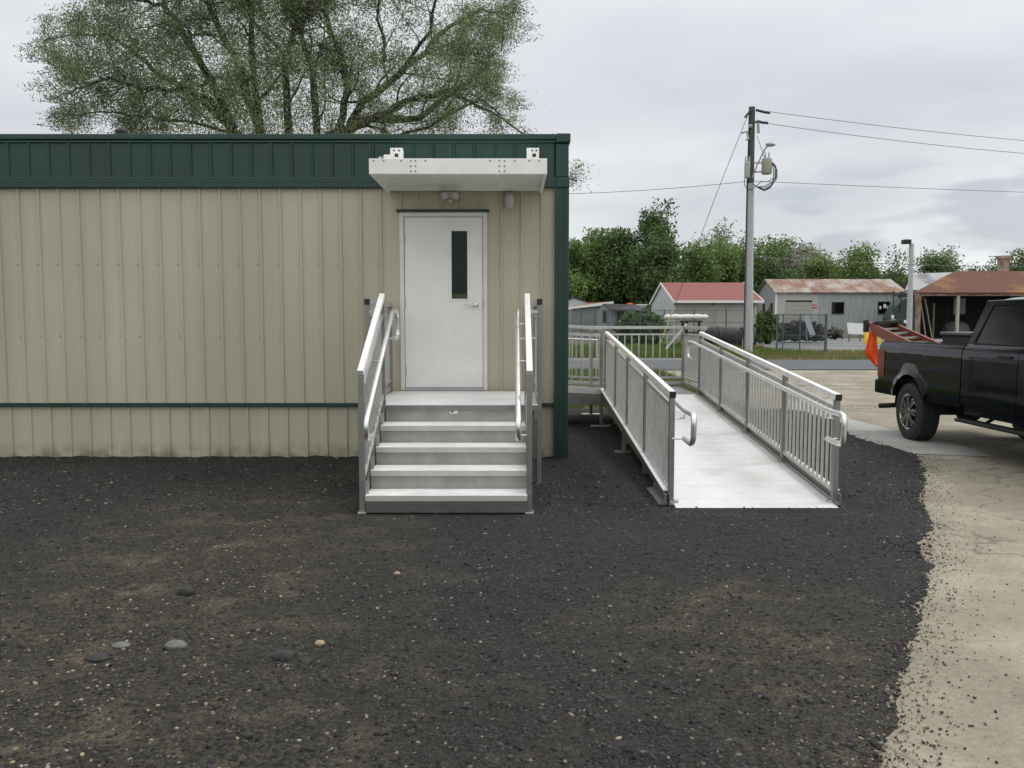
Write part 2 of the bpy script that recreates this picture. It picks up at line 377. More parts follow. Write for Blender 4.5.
def tag(o, label=None, cat=None, group=None, kind=None):
    if label: o['label'] = label
    if cat: o['category'] = cat
    if group: o['group'] = group
    if kind: o['kind'] = kind
    return o
def thing(name, loc, label, cat, group=None):
    o = bpy.data.objects.new(name, None); C.objects.link(o); o.location = loc; o.empty_display_size = .2
    return tag(o, label, cat, group)
def mb(m): return MB().use(m)
def np_mesh(name, V, Fc, mats, parent=None, fm=None, loc=(0, 0, 0)):
    """V (n,3) world; Fc (m,k) equal-sized faces"""
    me = bpy.data.meshes.new(name); k = Fc.shape[1]
    off = np.zeros(3); q = parent
    while q is not None: off += np.array(q.location); q = q.parent
    if parent is None: off = np.array(loc, dtype=float)
    me.vertices.add(len(V)); me.vertices.foreach_set('co', (V - off).astype(np.float32).ravel())
    me.loops.add(Fc.size); me.loops.foreach_set('vertex_index', Fc.astype(np.int32).ravel())
    me.polygons.add(len(Fc)); me.polygons.foreach_set('loop_start', np.arange(0, Fc.size, k, dtype=np.int32))
    me.polygons.foreach_set('loop_total', np.full(len(Fc), k, dtype=np.int32))
    for m in mats: me.materials.append(M[m])
    if fm is not None: me.polygons.foreach_set('material_index', fm.astype(np.int32))
    me.update(calc_edges=True)
    o = bpy.data.objects.new(name, me); C.objects.link(o)
    if parent is not None: o.parent = parent
    else: o.location = Vector(off)
    return o

# ------------------------------------------------------------------ ground
def sheet(name, poly, z, m, sub=0):
    b = mb(m); b.add([(x, y, z) for x, y in poly], [tuple(range(len(poly)))])
    return tag(b.build(name), kind='structure')
sheet('ground', [(-1200, -300), (1200, -300), (1200, 1500), (-1200, 1500)], -.012, 'dirt_ground')
sheet('concrete_drive', [(-2.2, -6), (14, -6), (30, 8), (30, 28.2), (4.95, 28.2), (4.4, 15.6), (4.2, 10.0), (2.6, 6.5)], -.004, 'concrete')
sheet('concrete_apron', [(4.2, 10.18), (4.93, 10.24), (5.75, 10.02), (5.83, 10.7), (5.66, 12.4), (5.6, 14.0), (6.1, 15.8), (6.6, 17.5), (5.9, 17.4), (4.4, 14.0)], .002, 'apron')
sheet('concrete_joint', [(5.2, 21.30), (19, 21.30), (19, 21.37), (5.2, 21.37)], -.0005, 'jointfill')
sheet('concrete_joint', [(6.2, 16.2), (9.2, 16.1), (9.2, 16.15), (6.2, 16.26)], -.0005, 'jointfill')
sheet('road', [(-300, 28.6), (300, 28.6), (300, 35.9), (-300, 35.9)], .004, 'asphalt')
sheet('road_shoulder', [(-300, 35.902), (9.8, 35.902), (9.5, 37.9), (-300, 37.9)], -.003, 'lot')
sheet('verge', [(9.0, 36.0), (200, 36.0), (200, 47), (9.0, 47)], -.006, 'verge')
sheet('paved_lot', [(15.5, 47.02), (200, 47.02), (200, 84), (17, 84)], .002, 'lot')

def edge_x(y):
    return float(np.interp(y, [0, 2, 2.95, 4.18, 5.63, 7.56, 8.8, 10.16, 12.1, 13.8, 15.3, 17], [.05, .68, 1.27, 1.98, 2.8, 3.66, 4.3, 4.86, 4.84, 5.33, 5.2, 4.6]))
def top_y(x): return 15.6 + .5 * mnoise.noise((x * .7, 3, 0)) + .25 * mnoise.noise((x * 3, 5, 0))
def gz(x, y):
    a = mnoise.noise((x * .6, y * .6, 1)) * .012 + mnoise.noise((x * 2.4, y * 2.4, 7)) * .010
    b = mnoise.fractal((x * 9, y * 9, 3), 1.0, 2.0, 4) * .016
    z = a + b + .012
    # pressed flat under and just before the ramp toe and the steps
    for (ax, bx, ay, by) in ((1.3, 2.95, 7.0, 9.5), (-1.3, .2, 6.93, 8.2)):
        m_ = min(1, max(max(ax - x, x - bx), max(ay - y, y - by), 0) / .12); z = z * m_ - .004 * (1 - m_)
    return z
ys = [0.5]
while ys[-1] < 15.7: ys.append(ys[-1] + (.03 + .006 * max(0, ys[-1] - 3)))
ncol = 520
V = []
for y in ys:
    ty = y
    xe = edge_x(ty) + .10 * mnoise.noise((1, y * 1.1, 0)) + .07 * mnoise.noise((4, y * 5, 0)) + .03 * mnoise.noise((9, y * 22, 0)) + .03
    x0 = -16.0
    for k in range(ncol):
        t = k / (ncol - 1)
        x = x0 + (xe - x0) * (1 - (1 - t) ** 1.7)
        dd = min(1, (xe - x) / .35); de = min(1, max(0, (15.7 - y)) / .5)
        z = gz(x, y) * min(dd, de) + .004 * min(dd, de) - (.006 if dd < .01 or de < .01 else 0)
        V.append((x, y, z))
V = np.array(V); nr = len(ys)
i = np.arange((nr - 1) * (ncol - 1)); r_, c_ = i // (ncol - 1), i % (ncol - 1)
a = r_ * ncol + c_
o = np_mesh('gravel_yard', V, np.stack([a, a + 1, a + ncol + 1, a + ncol], 1), ['gravel'])
o.data.polygons.foreach_set('use_smooth', [True] * len(o.data.polygons)); tag(o, kind='structure')
def in_gravel(x, y): return x < edge_x(y)

# loose stones
ICO_V = None
def ico():
    import bmesh
    b = bmesh.new(); bmesh.ops.create_icosphere(b, subdivisions=1, radius=1)
    v = np.array([tuple(x.co) for x in b.verts]); f = np.array([[q.index for q in p.verts] for p in b.faces]); b.free(); return v, f
IV, IF = ico()
def stones(P, S, flat=.6):
    n = len(P); k = len(IV)
    jit = 1 + rng.uniform(-.28, .28, (n, k, 1))
    v = IV[None] * jit
    ax = np.stack([rng.uniform(.8, 1.45, n), rng.uniform(.6, 1.0, n), rng.uniform(.4, .8, n) * flat / .6], 1)
    v = v * (S[:, None] * ax)[:, None, :]
    t = rng.uniform(0, 6.28, n); c, s = np.cos(t), np.sin(t)
    x = v[..., 0] * c[:, None] - v[..., 1] * s[:, None]; y = v[..., 0] * s[:, None] + v[..., 1] * c[:, None]
    tl = rng.uniform(-.5, .5, n); z = v[..., 2] + x * np.tan(tl)[:, None] * .5
    v = np.stack([x, y, z], 2) + P[:, None, :]
    f = IF[None] + (np.arange(n) * k)[:, None, None]
    return v.reshape(-1, 3), f.reshape(-1, 3)
def scatter(n, ymin, ymax, smin, smax, cond=None, spread=1.0, pw=3.0):
    P = []; S = []
    while len(P) < n:
        y = ymin * (ymax / ymin) ** random.random()
        x = random.uniform(-.68 * y - .3, .68 * y + .3)
        e = edge_x(y)
        if cond == 'edge':
            x = e + random.gauss(.02, .13 * spread) * (1 if random.random() < .7 else 2.0)
        elif cond == 'concrete':
            if x < e or random.random() > .25 + .75 * math.exp(-(x - e) / .8): continue
        elif cond == 'tan':
            g = mnoise.noise((x * .9, y * .9, 11)) + 1.0 * math.exp(-((x + 2.0 + .06 * (y - 4)) / .75) ** 2) * (y < 8.8) + .5 * math.exp(-((x - 1.2) / .7) ** 2) * (y < 5.5) - .35
            if x > e or random.random() > max(.06, g): continue
        elif x > e + .05: continue
        if -1.25 < x < .16 and 7.05 < y: continue
        if y > 9.85 and x < .66: continue
        s = smin + (smax - smin) * random.random() ** pw
        z = (gz(x, y) * min(1, max(0, (e - x)) / .35) if x < e else 0) + s * .15
        P.append((x, y, z)); S.append(s)
    return np.array(P), np.array(S)
parts_v = []; parts_f = []; parts_m = []; off = 0
for n, y0, y1, s0, s1, cd, mi, pw in ((72000, 2.6, 9.8, .0028, .013, None, 0, 2.6), (14000, 7, 15.4, .006, .018, None, 0, 2.5), (13000, 2.6, 14, .0012, .0070, 'edge', 0, 5), (2500, 2.6, 14, .002, .008, 'edge', 1, 4),
                              (450, 2.6, 10, .0014, .008, 'concrete', 0, 6), (2800, 2.6, 9.6, .002, .0115, 'tan', 1, 4), (900, 2.6, 9.6, .010, .024, None, 2, 2), (3500, 2.6, 9.6, .006, .013, 'tan', 2, 2)):
    P, S = scatter(n, y0, y1, s0, s1, cd, pw=pw); v, f = stones(P, S)
    parts_v.append(v); parts_f.append(f + off); parts_m.append(np.full(len(f), mi)); off += len(v)
o = np_mesh('loose_gravel', np.concatenate(parts_v), np.concatenate(parts_f), ['pebble', 'pebble_tan', 'rock_dark'], fm=np.concatenate(parts_m))
tag(o, 'loose dark crushed gravel with tan pebbles scattered over the yard', 'gravel', kind='stuff')

for (x, y, r, m, fl, lab) in (
    (-1.643, 4.052, .050, 'rock', .5, 'smooth pale grey oval stone, largest of those in the dirt at lower left'),
    (-1.93, 4.09, .044, 'rock', .4, 'flat rough grey stone left of the smooth oval one'),
    (-1.951, 3.90, .050, 'rock_dark', .45, 'dark low stone just in front of the flat grey one'),
    (-1.909, 4.873, .042, 'rock_dark', .85, 'rounded black stone farther back, above the oval grey one'),
    (-1.084, 3.916, .046, 'rock_dark', .7, 'dark stone right of the smooth oval one, below mid yard'),
    (-.945, 4.077, .024, 'rock_tan', .7, 'small tan pebble to the right of the dark stones'),
    (-.729, 5.287, .020, 'rock_tan', .7, 'small pale peach pebble nearest the foot of the steps'),
    (3.0, 3.72, .028, 'rock_dark', .7, 'small black stone alone on the pale concrete at lower right')):
    b = mb(m); n = 14; zz = gz(x, y) if in_gravel(x, y) else 0
    b.blob((x, y, zz + r * fl * .45), (r * 1.1, r * .8, r * fl), n, .07)
    tag(b.build('stone', smooth=True), lab, 'stone', 'bigger stones lying in the yard')

# grass
def blades(n, fn, h0, h1, w, name, m, label, lean=.4):
    P = np.array([fn() for _ in range(n)]); h = rng.uniform(h0, h1, n); t = rng.uniform(0, 6.28, n)
    dx, dy = np.cos(t), np.sin(t); t2 = rng.uniform(0, 6.28, n); ln = rng.uniform(0, lean, n) * h
    base1 = np.stack([P[:, 0] - dx * w, P[:, 1] - dy * w, np.full(n, -.012)], 1); base2 = np.stack([P[:, 0] + dx * w, P[:, 1] + dy * w, np.full(n, -.012)], 1)
    tip = np.stack([P[:, 0] + np.cos(t2) * ln, P[:, 1] + np.sin(t2) * ln, h], 1)
    v = np.stack([base1, base2, tip], 1).reshape(-1, 3); f = np.arange(3 * n).reshape(n, 3)
    return tag(np_mesh(name, v, f, [m]), label, 'grass', kind='stuff')
def lawn():
    while 1:
        y = 15.6 * (28.4 / 15.6) ** random.random(); x = random.uniform(.2, 5.2)
        if x < (4.35 + (y - 15.6) * .045) + random.gauss(0, .06) and y > 15.5 + .5 * mnoise.noise((x, 3, 3)): return x, y
blades(32000, lawn, .04, .13, .006, 'grass', 'blade', 'green grass growing behind the ramp up to the road')
def vg():
    while 1:
        y = 36.2 + 10.5 * random.random() ** 1.3; x = random.uniform(9.6, 36)
        if mnoise.noise((x * .5, y * .5, 2)) > -.35: return x, y
blades(26000, vg, .05, .30, .010, 'verge_weeds', 'straw', 'straw coloured weeds and green grass along the far side of the road')
def fg():
    y = 38 + 14 * random.random(); x = random.uniform(0.5, 14); return x, y
blades(30000, fg, .10, .42, .016, 'tall_grass', 'blade', 'tall green grass between the road and the chain-link fence')
def jt(): 
    y = random.uniform(21.2, 21.5) if random.random() < .7 else random.uniform(15.5, 15.9); x = random.uniform(5.5, 12) if y > 20 else random.uniform(5, 7); return x, y
blades(500, jt, .01, .03, .006, 'joint_grass', 'blade', 'thin line of grass growing in the joint of the concrete drive')

# ------------------------------------------------------------------ modular building
WY = 9.93
bld = thing('modular_building', (-6.7, WY, 0), 'long beige ribbed metal modular building with dark green fascia and trim', 'building')
P_R, PH = .232, -.122
def ribbed(b, x0, x1, z0, z1, y, rib=.020, ph=PH, w=.019, top=.009, sp=P_R):
    xs = [(x0, 0)]
    k = math.ceil((x0 - ph) / sp)
    while ph + k * sp < x1:
        c = ph + k * sp
        for dx, h in ((-w, 0), (-top, rib), (top, rib), (w, 0)):
            if x0 < c + dx < x1: xs.append((c + dx, h))
        # low swage between the main ribs
        for dx, h in ((sp * .5 - .012, 0), (sp * .5 - .005, .002), (sp * .5 + .005, .002), (sp * .5 + .012, 0)):
            if x0 < c + dx < x1: xs.append((c + dx, h))
        k += 1
    xs.append((x1, 0))
    vs = []; fs = []
    for x, h in xs: vs += [(x, y - h, z0), (x, y - h, z1)]
    for i in range(len(xs) - 1): fs.append((2 * i, 2 * i + 2, 2 * i + 3, 2 * i + 1))
    b.add(vs, fs)
    b2 = [(x0, y + .03, z0), (x1, y + .03, z0), (x1, y + .03, z1), (x0, y + .03, z1)]
b = mb('beige')
DX0, DX1, DZ0, DZ1 = -1.297, -.286, .800, 2.86
XL, XR = -14.0, .5
ribbed(b, XL, DX0, .655, 3.14, WY); ribbed(b, DX0, DX1, DZ1, 3.14, WY); ribbed(b, DX1, XR, .655, 3.14, WY)
b.use('screw')
k = math.ceil((XL - PH) / P_R)
while PH + k * P_R < XR:
    for z in (2.265, 1.437):
        for dx in (-.04,):
            x = PH + k * P_R + dx
            if not (DX0 - .03 < x < DX1 + .03) and x > XL + .05: b.box(x - .006, x + .006, WY - .006, WY + .002, z - .006, z + .006)
    k += 1
b.build('wall_panel', bld)
b = mb('beige'); ribbed(b, XL, DX0 - .1, -.03, .628, WY + .02, ph=PH + .03); ribbed(b, DX0 - .1, DX1 + .1, -.03, .628, WY + .02); ribbed(b, DX1 + .1, XR, -.03, .628, WY + .02); b.build('skirting', bld)
b = mb('green')
ribbed(b, XL, .50, 3.255, 3.655, WY - .03, ph=-.2, rib=.016); b.build('fascia_panel', bld)
b = mb('green')
b.box(XL, .505, WY - .065, WY + .01, 3.135, 3.19); b.box(XL, .505, WY - .05, WY + .01, 3.19, 3.258); b.build('fascia_trim', bld, bevel=.006)
b = mb('green'); b.box(XL - .05, .50, WY - .05, WY + .1, 3.64, 3.675); b.box(XL - .05, .50, WY - .07, WY + .12, 3.675, 3.738); b.build('roof_cap', bld, bevel=.008)
b = mb('green'); b.box(XL, DX0 - .17, WY - .035, WY + .01, .612, .655); b.box(DX1 + .01, .498, WY - .035, WY + .01, .612, .655); b.build('belt_trim', bld, bevel=.004)
b = mb('green'); b.box(.495, .648, WY - .05, WY + .12, -.03, 3.25); b.box(.49, .535, WY - .06, WY - .05, -.03, 3.13); b.box(.60, .655, WY - .058, WY - .05, -.03, 3.13)
b.build('corner_trim', bld, bevel=.006)
b = mb('green'); b.box(.501, .650, WY - .045, WY + .13, 3.25, 3.64); b.box(.501, .668, WY - .078, WY + .14, 3.64, 3.745); b.box(.506, .660, WY - .07, WY + .14, 3.13, 3.25)
b.build('corner_cap', bld, bevel=.014)
# shell: side wall, back wall, roof, floor
b = mb('beige'); b.box(.60, .64, WY + .12, 17.0, -.03, 3.20); b.build('side_wall', bld)
b = mb('green'); b.box(.60, .66, WY + .14, 17.0, 3.2, 3.74); b.build('side_fascia', bld)
b = mb('beige'); b.box(XL, .6, 17.0, 17.05, -.03, 3.7); b.build('back_wall', bld)
b = mb('beige'); b.box(XL, XL + .05, WY + .05, 17.0, -.03, 3.7); b.build('end_wall', bld)
b = mb('siding_shade'); b.box(XL, .6, WY + .12, 17.0, 3.68, 3.72); b.box(XL + .05, .58, WY + .1, 17, .72, .76); b.build('roof', bld)
b = mb('dark'); b.tube([(-5.05, 11.2, 3.7), (-5.05, 11.2, 4.0)], .035); b.lathe([(4.0, .001), (4.0, .07), (4.06, .085), (4.10, .04), (4.11, .001)], (-5.05, 11.2, 0), 'z', 12)
b.build('roof_vent', bld)
b = mb('white'); b.blob((-4.55, 12.5, 3.72), (.42, .42, .24), 16, 0); b.build('roof_dome', bld, smooth=True)
# door
b = mb('frame'); y0, y1 = WY - .035, WY + .10
b.box(DX0, DX0 + .048, y0, y1, DZ0, DZ1); b.box(DX1 - .048, DX1, y0, y1, DZ0, DZ1); b.box(DX0 + .048, DX1 - .048, y0, y1, DZ1 - .05, DZ1)
b.build('door_frame', bld, bevel=.004)
b = mb('dark'); b.box(-1.33, -.262, WY - .055, WY, 2.862, 2.892); b.build('drip_cap', bld).data.materials[0] = M['green']
SX0, SX1, SZ0, SZ1 = -1.243, -.340, .838, 2.804
WX0, WX1, WZ0, WZ1 = -.700, -.517, 1.868, 2.648
b = mb('white'); y0, y1 = WY - .015, WY + .03
b.box(SX0, WX0, y0, y1, SZ0, SZ1); b.box(WX1, SX1, y0, y1, SZ0, SZ1); b.box(WX0, WX1, y0, y1, SZ0, WZ0); b.box(WX0, WX1, y0, y1, WZ1, SZ1)
door = b.build('door', bld)
b = mb('white'); t = .022
b.box(WX0 - t, WX0, y0 - .008, y0, WZ0 - t, WZ1 + t); b.box(WX1, WX1 + t, y0 - .008, y0, WZ0 - t, WZ1 + t); b.box(WX0, WX1, y0 - .008, y0, WZ0 - t, WZ0); b.box(WX0, WX1, y0 - .008, y0, WZ1, WZ1 + t)
b.build('window_frame', door, bevel=.002)
b = mb('pane'); b.box(WX0, WX1, WY + .004, WY + .008, WZ0, WZ1); b.build('window_pane', door)
b = mb('chrome'); lx, lz = -.425, 1.80
b.lathe([(0, .001), (-.012, .034), (-.002, .040), (0.0, .040)], (lx, WY - .015, lz), 'y', 20)
b.lathe([(-.06, .001), (-.06, .014), (0, .014)], (lx, WY - .02, lz), 'y', 12)
b.tube([(lx, WY - .075, lz), (lx - .03, WY - .078, lz), (lx - .08, WY - .074, lz - .006), (lx - .125, WY - .068, lz - .004)], [.013, .012, .011, .009], 10)
b.build('lever_handle', door, smooth=True)
for z in (2.56, 1.83, 1.03):
    b = mb('steel'); b.tube([(SX0 - .003, WY - .024, z - .06), (SX0 - .003, WY - .024, z + .06)], .009, 8); b.box(SX0 - .02, SX0 + .01, WY - .018, WY - .0155, z - .055, z + .055); b.build('hinge', door)
b = mb('steel'); b.box(DX0 + .048, DX1 - .048, WY - .05, WY + .08, .802, .834); b.build('threshold', bld)
b = mb('desk'); b.box(-.72, -.50, WY + .05, WY + .3, 1.855, 1.925); b.use('dark'); b.box(-.9, -.3, WY + .07, WY + .4, .765, 1.853); b.build('indoor_shelf', bld)
# latch edge plate
b = mb('steel'); b.box(DX1 - .046, DX1 - .040, WY - .04, WY - .033, 1.74, 1.86); b.build('strike_plate', bld)
# lights above the door
b = mb('frame'); b.box(-.78, -.63, WY - .06, WY - .018, 3.02, 3.09)
el = b.build('emergency_light', bld, bevel=.01)
for dx in (-.062, .062):
    b = mb('lens'); b.lathe([(-.075, .001), (-.072, .035), (-.04, .046), (0, .03), (.01, .001)], (-.705 + dx, WY - .075, 3.035), 'y', 16); b.build('lamp_head', el, smooth=True)
b = mb('lens'); b.lathe([(-.03, .001), (-.025, .024), (0, .03)], (-.705, WY - .06, 2.985), 'y', 12); b.build('sensor', el, smooth=True)
b = mb('transformer'); b.box(-.075, .02, WY - .05, WY - .018, 3.03, 3.09); jl = b.build('jar_light', bld, bevel=.01)
b = mb('lens'); b.lathe([(2.895, .001), (2.90, .035), (2.93, .049), (3.0, .054), (3.04, .046), (3.05, .03)], (-.028, WY - .075, 0), 'z', 18); b.build('glass_globe', jl, smooth=True)
# canopy
CX0, CX1, CY0, CZ0, CZ1 = -1.425, .349, 8.6, 3.071, 3.224
b = mb('canopy')
b.box(CX0, CX1, CY0, CY0 + .03, CZ0, CZ1); b.box(CX0, CX0 + .03, CY0 + .03, WY - .07, CZ0, CZ1 - .002); b.box(CX1 - .03, CX1, CY0 + .03, WY - .07, CZ0, CZ1 - .002)
b.box(CX0 + .03, CX1 - .03, CY0 + .03, CY0 + .07, CZ0, CZ0 + .02)
b.box(CX0, CX1, WY - .07, WY - .024, CZ0 + .03, CZ1 + .005)
can = b.build('canopy', bld, bevel=.003)
b = mb('canopy')
n = 4
for k in range(n):
    xa = CX0 + .03 + (CX1 - CX0 - .06) * k / n; xb = CX0 + .03 + (CX1 - CX0 - .06) * (k + 1) / n
    b.box(xa, xb - .003, CY0 + .07, WY - .07, CZ0 + .085, CZ0 + .10)
b.build('canopy_deck', can)
fx = lambda zx: at(340 + zx / 3.84, 165, 8.6).x
for zx, dz in [(q, .022) for q in (129, 168, 235, 272, 290, 328, 576, 612, 632, 671, 727, 764)] + [(q, d_) for q in (272, 290, 612, 632) for d_ in (.075, .125)]:
    b = mb('screw_grey'); b.lathe([(-.005, .001), (-.005, .008), (0, .009)], (fx(zx), CY0, CZ1 - dz), 'y', 8); b.build('bolt', can)
for x0, x1, ex in ((-1.405, -1.235, True), (.165, .305, False)):
    b = mb('canopy'); y0, y1 = WY - .17, WY - .11
    b.box(x0 + .03, x1, y0, y0 + .012, 3.2, 3.56) if ex else b.box(x0, x1, y0, y0 + .012, 3.2, 3.56)
    b.box(x1 - .012, x1, y0 + .012, WY - .046, 3.2, 3.55); b.box(x0 + .035, x0 + .047, y0 + .012, WY - .046, 3.2, 3.55)
    b.box(x0 + .047, x1 - .012, WY - .06, WY - .047, 3.2, 3.55)
    if ex: b.box(x0 - .10, x0 + .03, y0 - .01, y0 + .03, 3.2, 3.46); b.box(x0 - .04, x0 + .06, y0 - .03, y0 - .012, 3.40, 3.48)
    b.bar((x0 + .09, y0 - .05, 3.215), (x0 + .09, y0 + .02, 3.5), .03, .03)
    b.use('dark')
    for (dx, z, s) in ((.30, 3.53, .009), (.72, 3.53, .009), (.5, 3.475, .02), (.3, 3.43, .009), (.75, 3.41, .009)):
        cx = x0 + .03 + (x1 - x0 - .03) * dx; b.box(cx - s, cx + s, y0 - .006, y0 - .001, z - s, z + s)
    if ex:
        for z in (3.435, 3.375): b.box(x0 - .08, x0 - .035, y0 - .014, y0 - .0105, z - .018, z + .018)
    b.build('canopy_bracket', can, bevel=.002)

# ------------------------------------------------------------------ stairs
st = thing('entry_stairs', (-.55, 8.0, 0), 'silver aluminium entry steps with railings leading up to the white door', 'stairs')
SXL, SXR = -1.222, .128
ty = [6.99, 7.275, 7.57, 7.85]; tz = [.16, .32, .48, .64]
for k in range(4):
    y, z = ty[k], tz[k]; nx = ty[k + 1] if k < 3 else 8.17
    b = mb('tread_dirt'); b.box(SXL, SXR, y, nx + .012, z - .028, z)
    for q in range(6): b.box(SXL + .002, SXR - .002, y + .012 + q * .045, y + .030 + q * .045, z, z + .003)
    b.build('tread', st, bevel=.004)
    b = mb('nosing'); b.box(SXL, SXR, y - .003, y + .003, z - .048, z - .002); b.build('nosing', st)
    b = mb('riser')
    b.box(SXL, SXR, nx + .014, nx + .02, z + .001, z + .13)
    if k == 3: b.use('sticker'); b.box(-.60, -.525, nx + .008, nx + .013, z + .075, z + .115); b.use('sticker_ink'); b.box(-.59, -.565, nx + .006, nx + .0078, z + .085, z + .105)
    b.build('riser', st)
b = mb('kick'); b.box(SXL, SXR, 7.0, 7.012, .012, .131); b.use('alu_side'); b.box(SXL, SXR, 6.992, 7.0, .092, .098); b.build('kick_plate', st)
PX0, PX1 = -1.38, .25
b = mb('deck'); 
for k in range(9):
    ya = 8.178 + (9.86 - 8.178) * k / 9; yb = 8.178 + (9.86 - 8.178) * (k + 1) / 9; b.box(PX0, PX1, ya, yb - .003, .765, .80)
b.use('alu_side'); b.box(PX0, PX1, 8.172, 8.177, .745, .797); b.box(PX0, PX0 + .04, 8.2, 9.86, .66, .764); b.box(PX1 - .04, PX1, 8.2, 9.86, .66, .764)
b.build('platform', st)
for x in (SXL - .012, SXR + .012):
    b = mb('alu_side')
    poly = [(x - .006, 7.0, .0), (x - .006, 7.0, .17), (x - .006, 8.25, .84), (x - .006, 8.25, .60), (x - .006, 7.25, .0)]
    b.prism(poly, (.012, 0, 0)); b.build('stringer', st)
    # small angle brackets carrying the treads seen as a saw-tooth
    if x < 0:
        for k in range(4): b = mb('alu'); b.box(x + .008, x + .035, ty[k] + .03, ty[k] + .06, tz[k], tz[k] + .11); b.build('tread_clip', st)
SL = (1.845 - 1.203) / (8.2 - 7.03)
def post(b, x, y, z0, z1, w=.048): b.box(x - w / 2, x + w / 2, y - w / 2, y + w / 2, z0, z1)
def smooth_path(P, n=6):
    P = [Vector(p) for p in P]; out = [P[0]]
    for i in range(1, len(P) - 1):
        a = P[i] + (P[i - 1] - P[i]) * min(.5, .09 / (P[i - 1] - P[i]).length); c = P[i] + (P[i + 1] - P[i]) * min(.5, .09 / (P[i + 1] - P[i]).length)
        for k in range(n + 1):
            t = k / n; out.append(a * (1 - t) ** 2 + P[i] * 2 * t * (1 - t) + c * t * t)
    out.append(P[-1]); return out
for side, x, hx in ((-1, -1.252, -1.165), (1, .145, .05)):
    b = mb('alu_side'); post(b, x, 7.035, 0, 1.17); b.use('alu'); b.box(x - .035, x + .035, 6.985, 7.085, 0, .016); b.build('front_post', st, bevel=.003)
    b = mb('alu_side'); post(b, x, 8.21, .6, 1.80); b.build('upper_post', st, bevel=.003)
    b = mb('rail'); b.bar((x, 7.005, 1.179), (x, 8.235, 1.179 + SL * 1.23), .05, .05); b.build('top_rail', st, bevel=.003)
    b = mb('alu'); b.bar((x, 7.05, 1.03), (x, 8.2, 1.03 + SL * 1.15), .03, .03); b.build('mid_rail', st)
    b = mb('alu'); b.bar((x, 7.05, .26), (x, 8.2, .26 + SL * 1.15), .03, .03)
    for k in range(10):
        y = 7.15 + k * .105; b.box(x - .008, x + .008, y - .008, y + .008, .26 + SL * (y - 7.05), 1.03 + SL * (y - 7.05))
    b.build('baluster_panel', st)
    # round handrail with returned ends
    z0 = .80
    pts = [(hx, 7.06, .655), (hx, 6.78, .655), (hx, 6.73, z0), (hx, 8.33, z0 + SL * 1.6 + .03), (hx, 8.66, z0 + SL * 1.6 + .03), (hx, 8.68, 1.44), (hx, 8.35, 1.44)]
    b = mb('tube'); b.tube(smooth_path(pts), .0215, 14); b.build('handrail', st, smooth=True)
    for y, z in ((7.06, .655), (7.6, z0 + SL * .86 - .02), (8.21, z0 + SL * 1.46 - .02), (8.35, 1.44)):
        px = x if y < 8.3 else (x + side * .14)
        b = mb('tube'); b.tube([(hx, y, z), (px, y, z)], .009, 8); b.build('rail_bracket', st, smooth=True)
    # platform guard rail
    gx = -1.405 if side < 0 else .267
    b = mb('alu_side'); post(b, gx, 8.30, 0, 1.77); b.box(gx - .05, gx + .05, 8.25, 8.35, 0, .008); b.build('platform_post', st, bevel=.003)
    b = mb('alu_side'); post(b, gx, 9.80, 0, 1.77); b.build('platform_post', st, bevel=.003)
    b = mb('alu'); b.box(gx - .025, gx + .025, 8.285, 9.86, 1.771, 1.821); b.build('platform_top_rail', st, bevel=.003)
    b = mb('dark'); b.box(gx - .027, gx + .027, 8.268, 8.2845, 1.768, 1.824); b.build('end_cap', st, bevel=.003)
    b = mb('alu'); b.box(gx - .015, gx + .015, 8.326, 9.77, 1.65, 1.68); b.box(gx - .015, gx + .015, 8.326, 9.77, .91, .94); b.box(gx - .012, gx + .012, 8.326, 9.77, .802, .86)
    for k in range(13):
        y = 8.43 + k * .105; b.box(gx - .008, gx + .008, y - .008, y + .008, .94, 1.65)
    b.build('platform_baluster_panel', st)
    b = mb('alu'); b.bar((x, 8.2, 1.7), (gx, 8.3, 1.7), .02, .03); b.build('post_tie', st); b = mb('alu'); b.bar((x, 8.2, .9), (gx, 8.3, .9), .02, .03); b.build('post_tie', st)

# ------------------------------------------------------------------ ramp
rp = thing('wheelchair_ramp', (2.1, 10.5, 0), 'long aluminium wheelchair ramp with baluster railings right of the building', 'ramp')
RS = .088; RY0, RY1, LY1 = 7.29, 12.86, 14.55
rz = lambda y: max(0, (y - RY0)) * RS
LZ = rz(RY1)
RXL, RXR = 1.415, 2.815
b = mb('deck')
nseg = 28
for k in range(nseg):
    ya = RY0 + (RY1 - RY0) * k / nseg; yb = RY0 + (RY1 - RY0) * (k + 1) / nseg - .003
    b.add([(RXL, ya, rz(ya) + .012), (RXR, ya, rz(ya) + .012), (RXR, yb, rz(yb) + .012), (RXL, yb, rz(yb) + .012),
           (RXL, ya, rz(ya) - .03), (RXR, ya, rz(ya) - .03), (RXR, yb, rz(yb) - .03), (RXL, yb, rz(yb) - .03)],
          [(0, 1, 2, 3), (7, 6, 5, 4), (0, 4, 5, 1), (2, 6, 7, 3), (1, 5, 6, 2), (0, 3, 7, 4)])
b.build('ramp_deck', rp)
b = mb('deck'); b.prism([(RXL, RY0 - .06, .002), (RXL, RY0 - .003, .012), (RXL, RY0 - .003, .001)], (RXR - RXL, 0, 0)); b.build('toe_plate', rp)
b = mb('alu_side')
for k in range(8):
    ya = RY1 + (LY1 - RY1) * k / 8; b.box(RXL - .03, RXR + .03, ya + .002, ya + (LY1 - RY1) / 8 - .002, LZ - .025, LZ + .010)
b.box(RXL - .03, RXR + .03, LY1, LY1 + .01, LZ - .12, LZ + .1)
b.build('landing_deck', rp)
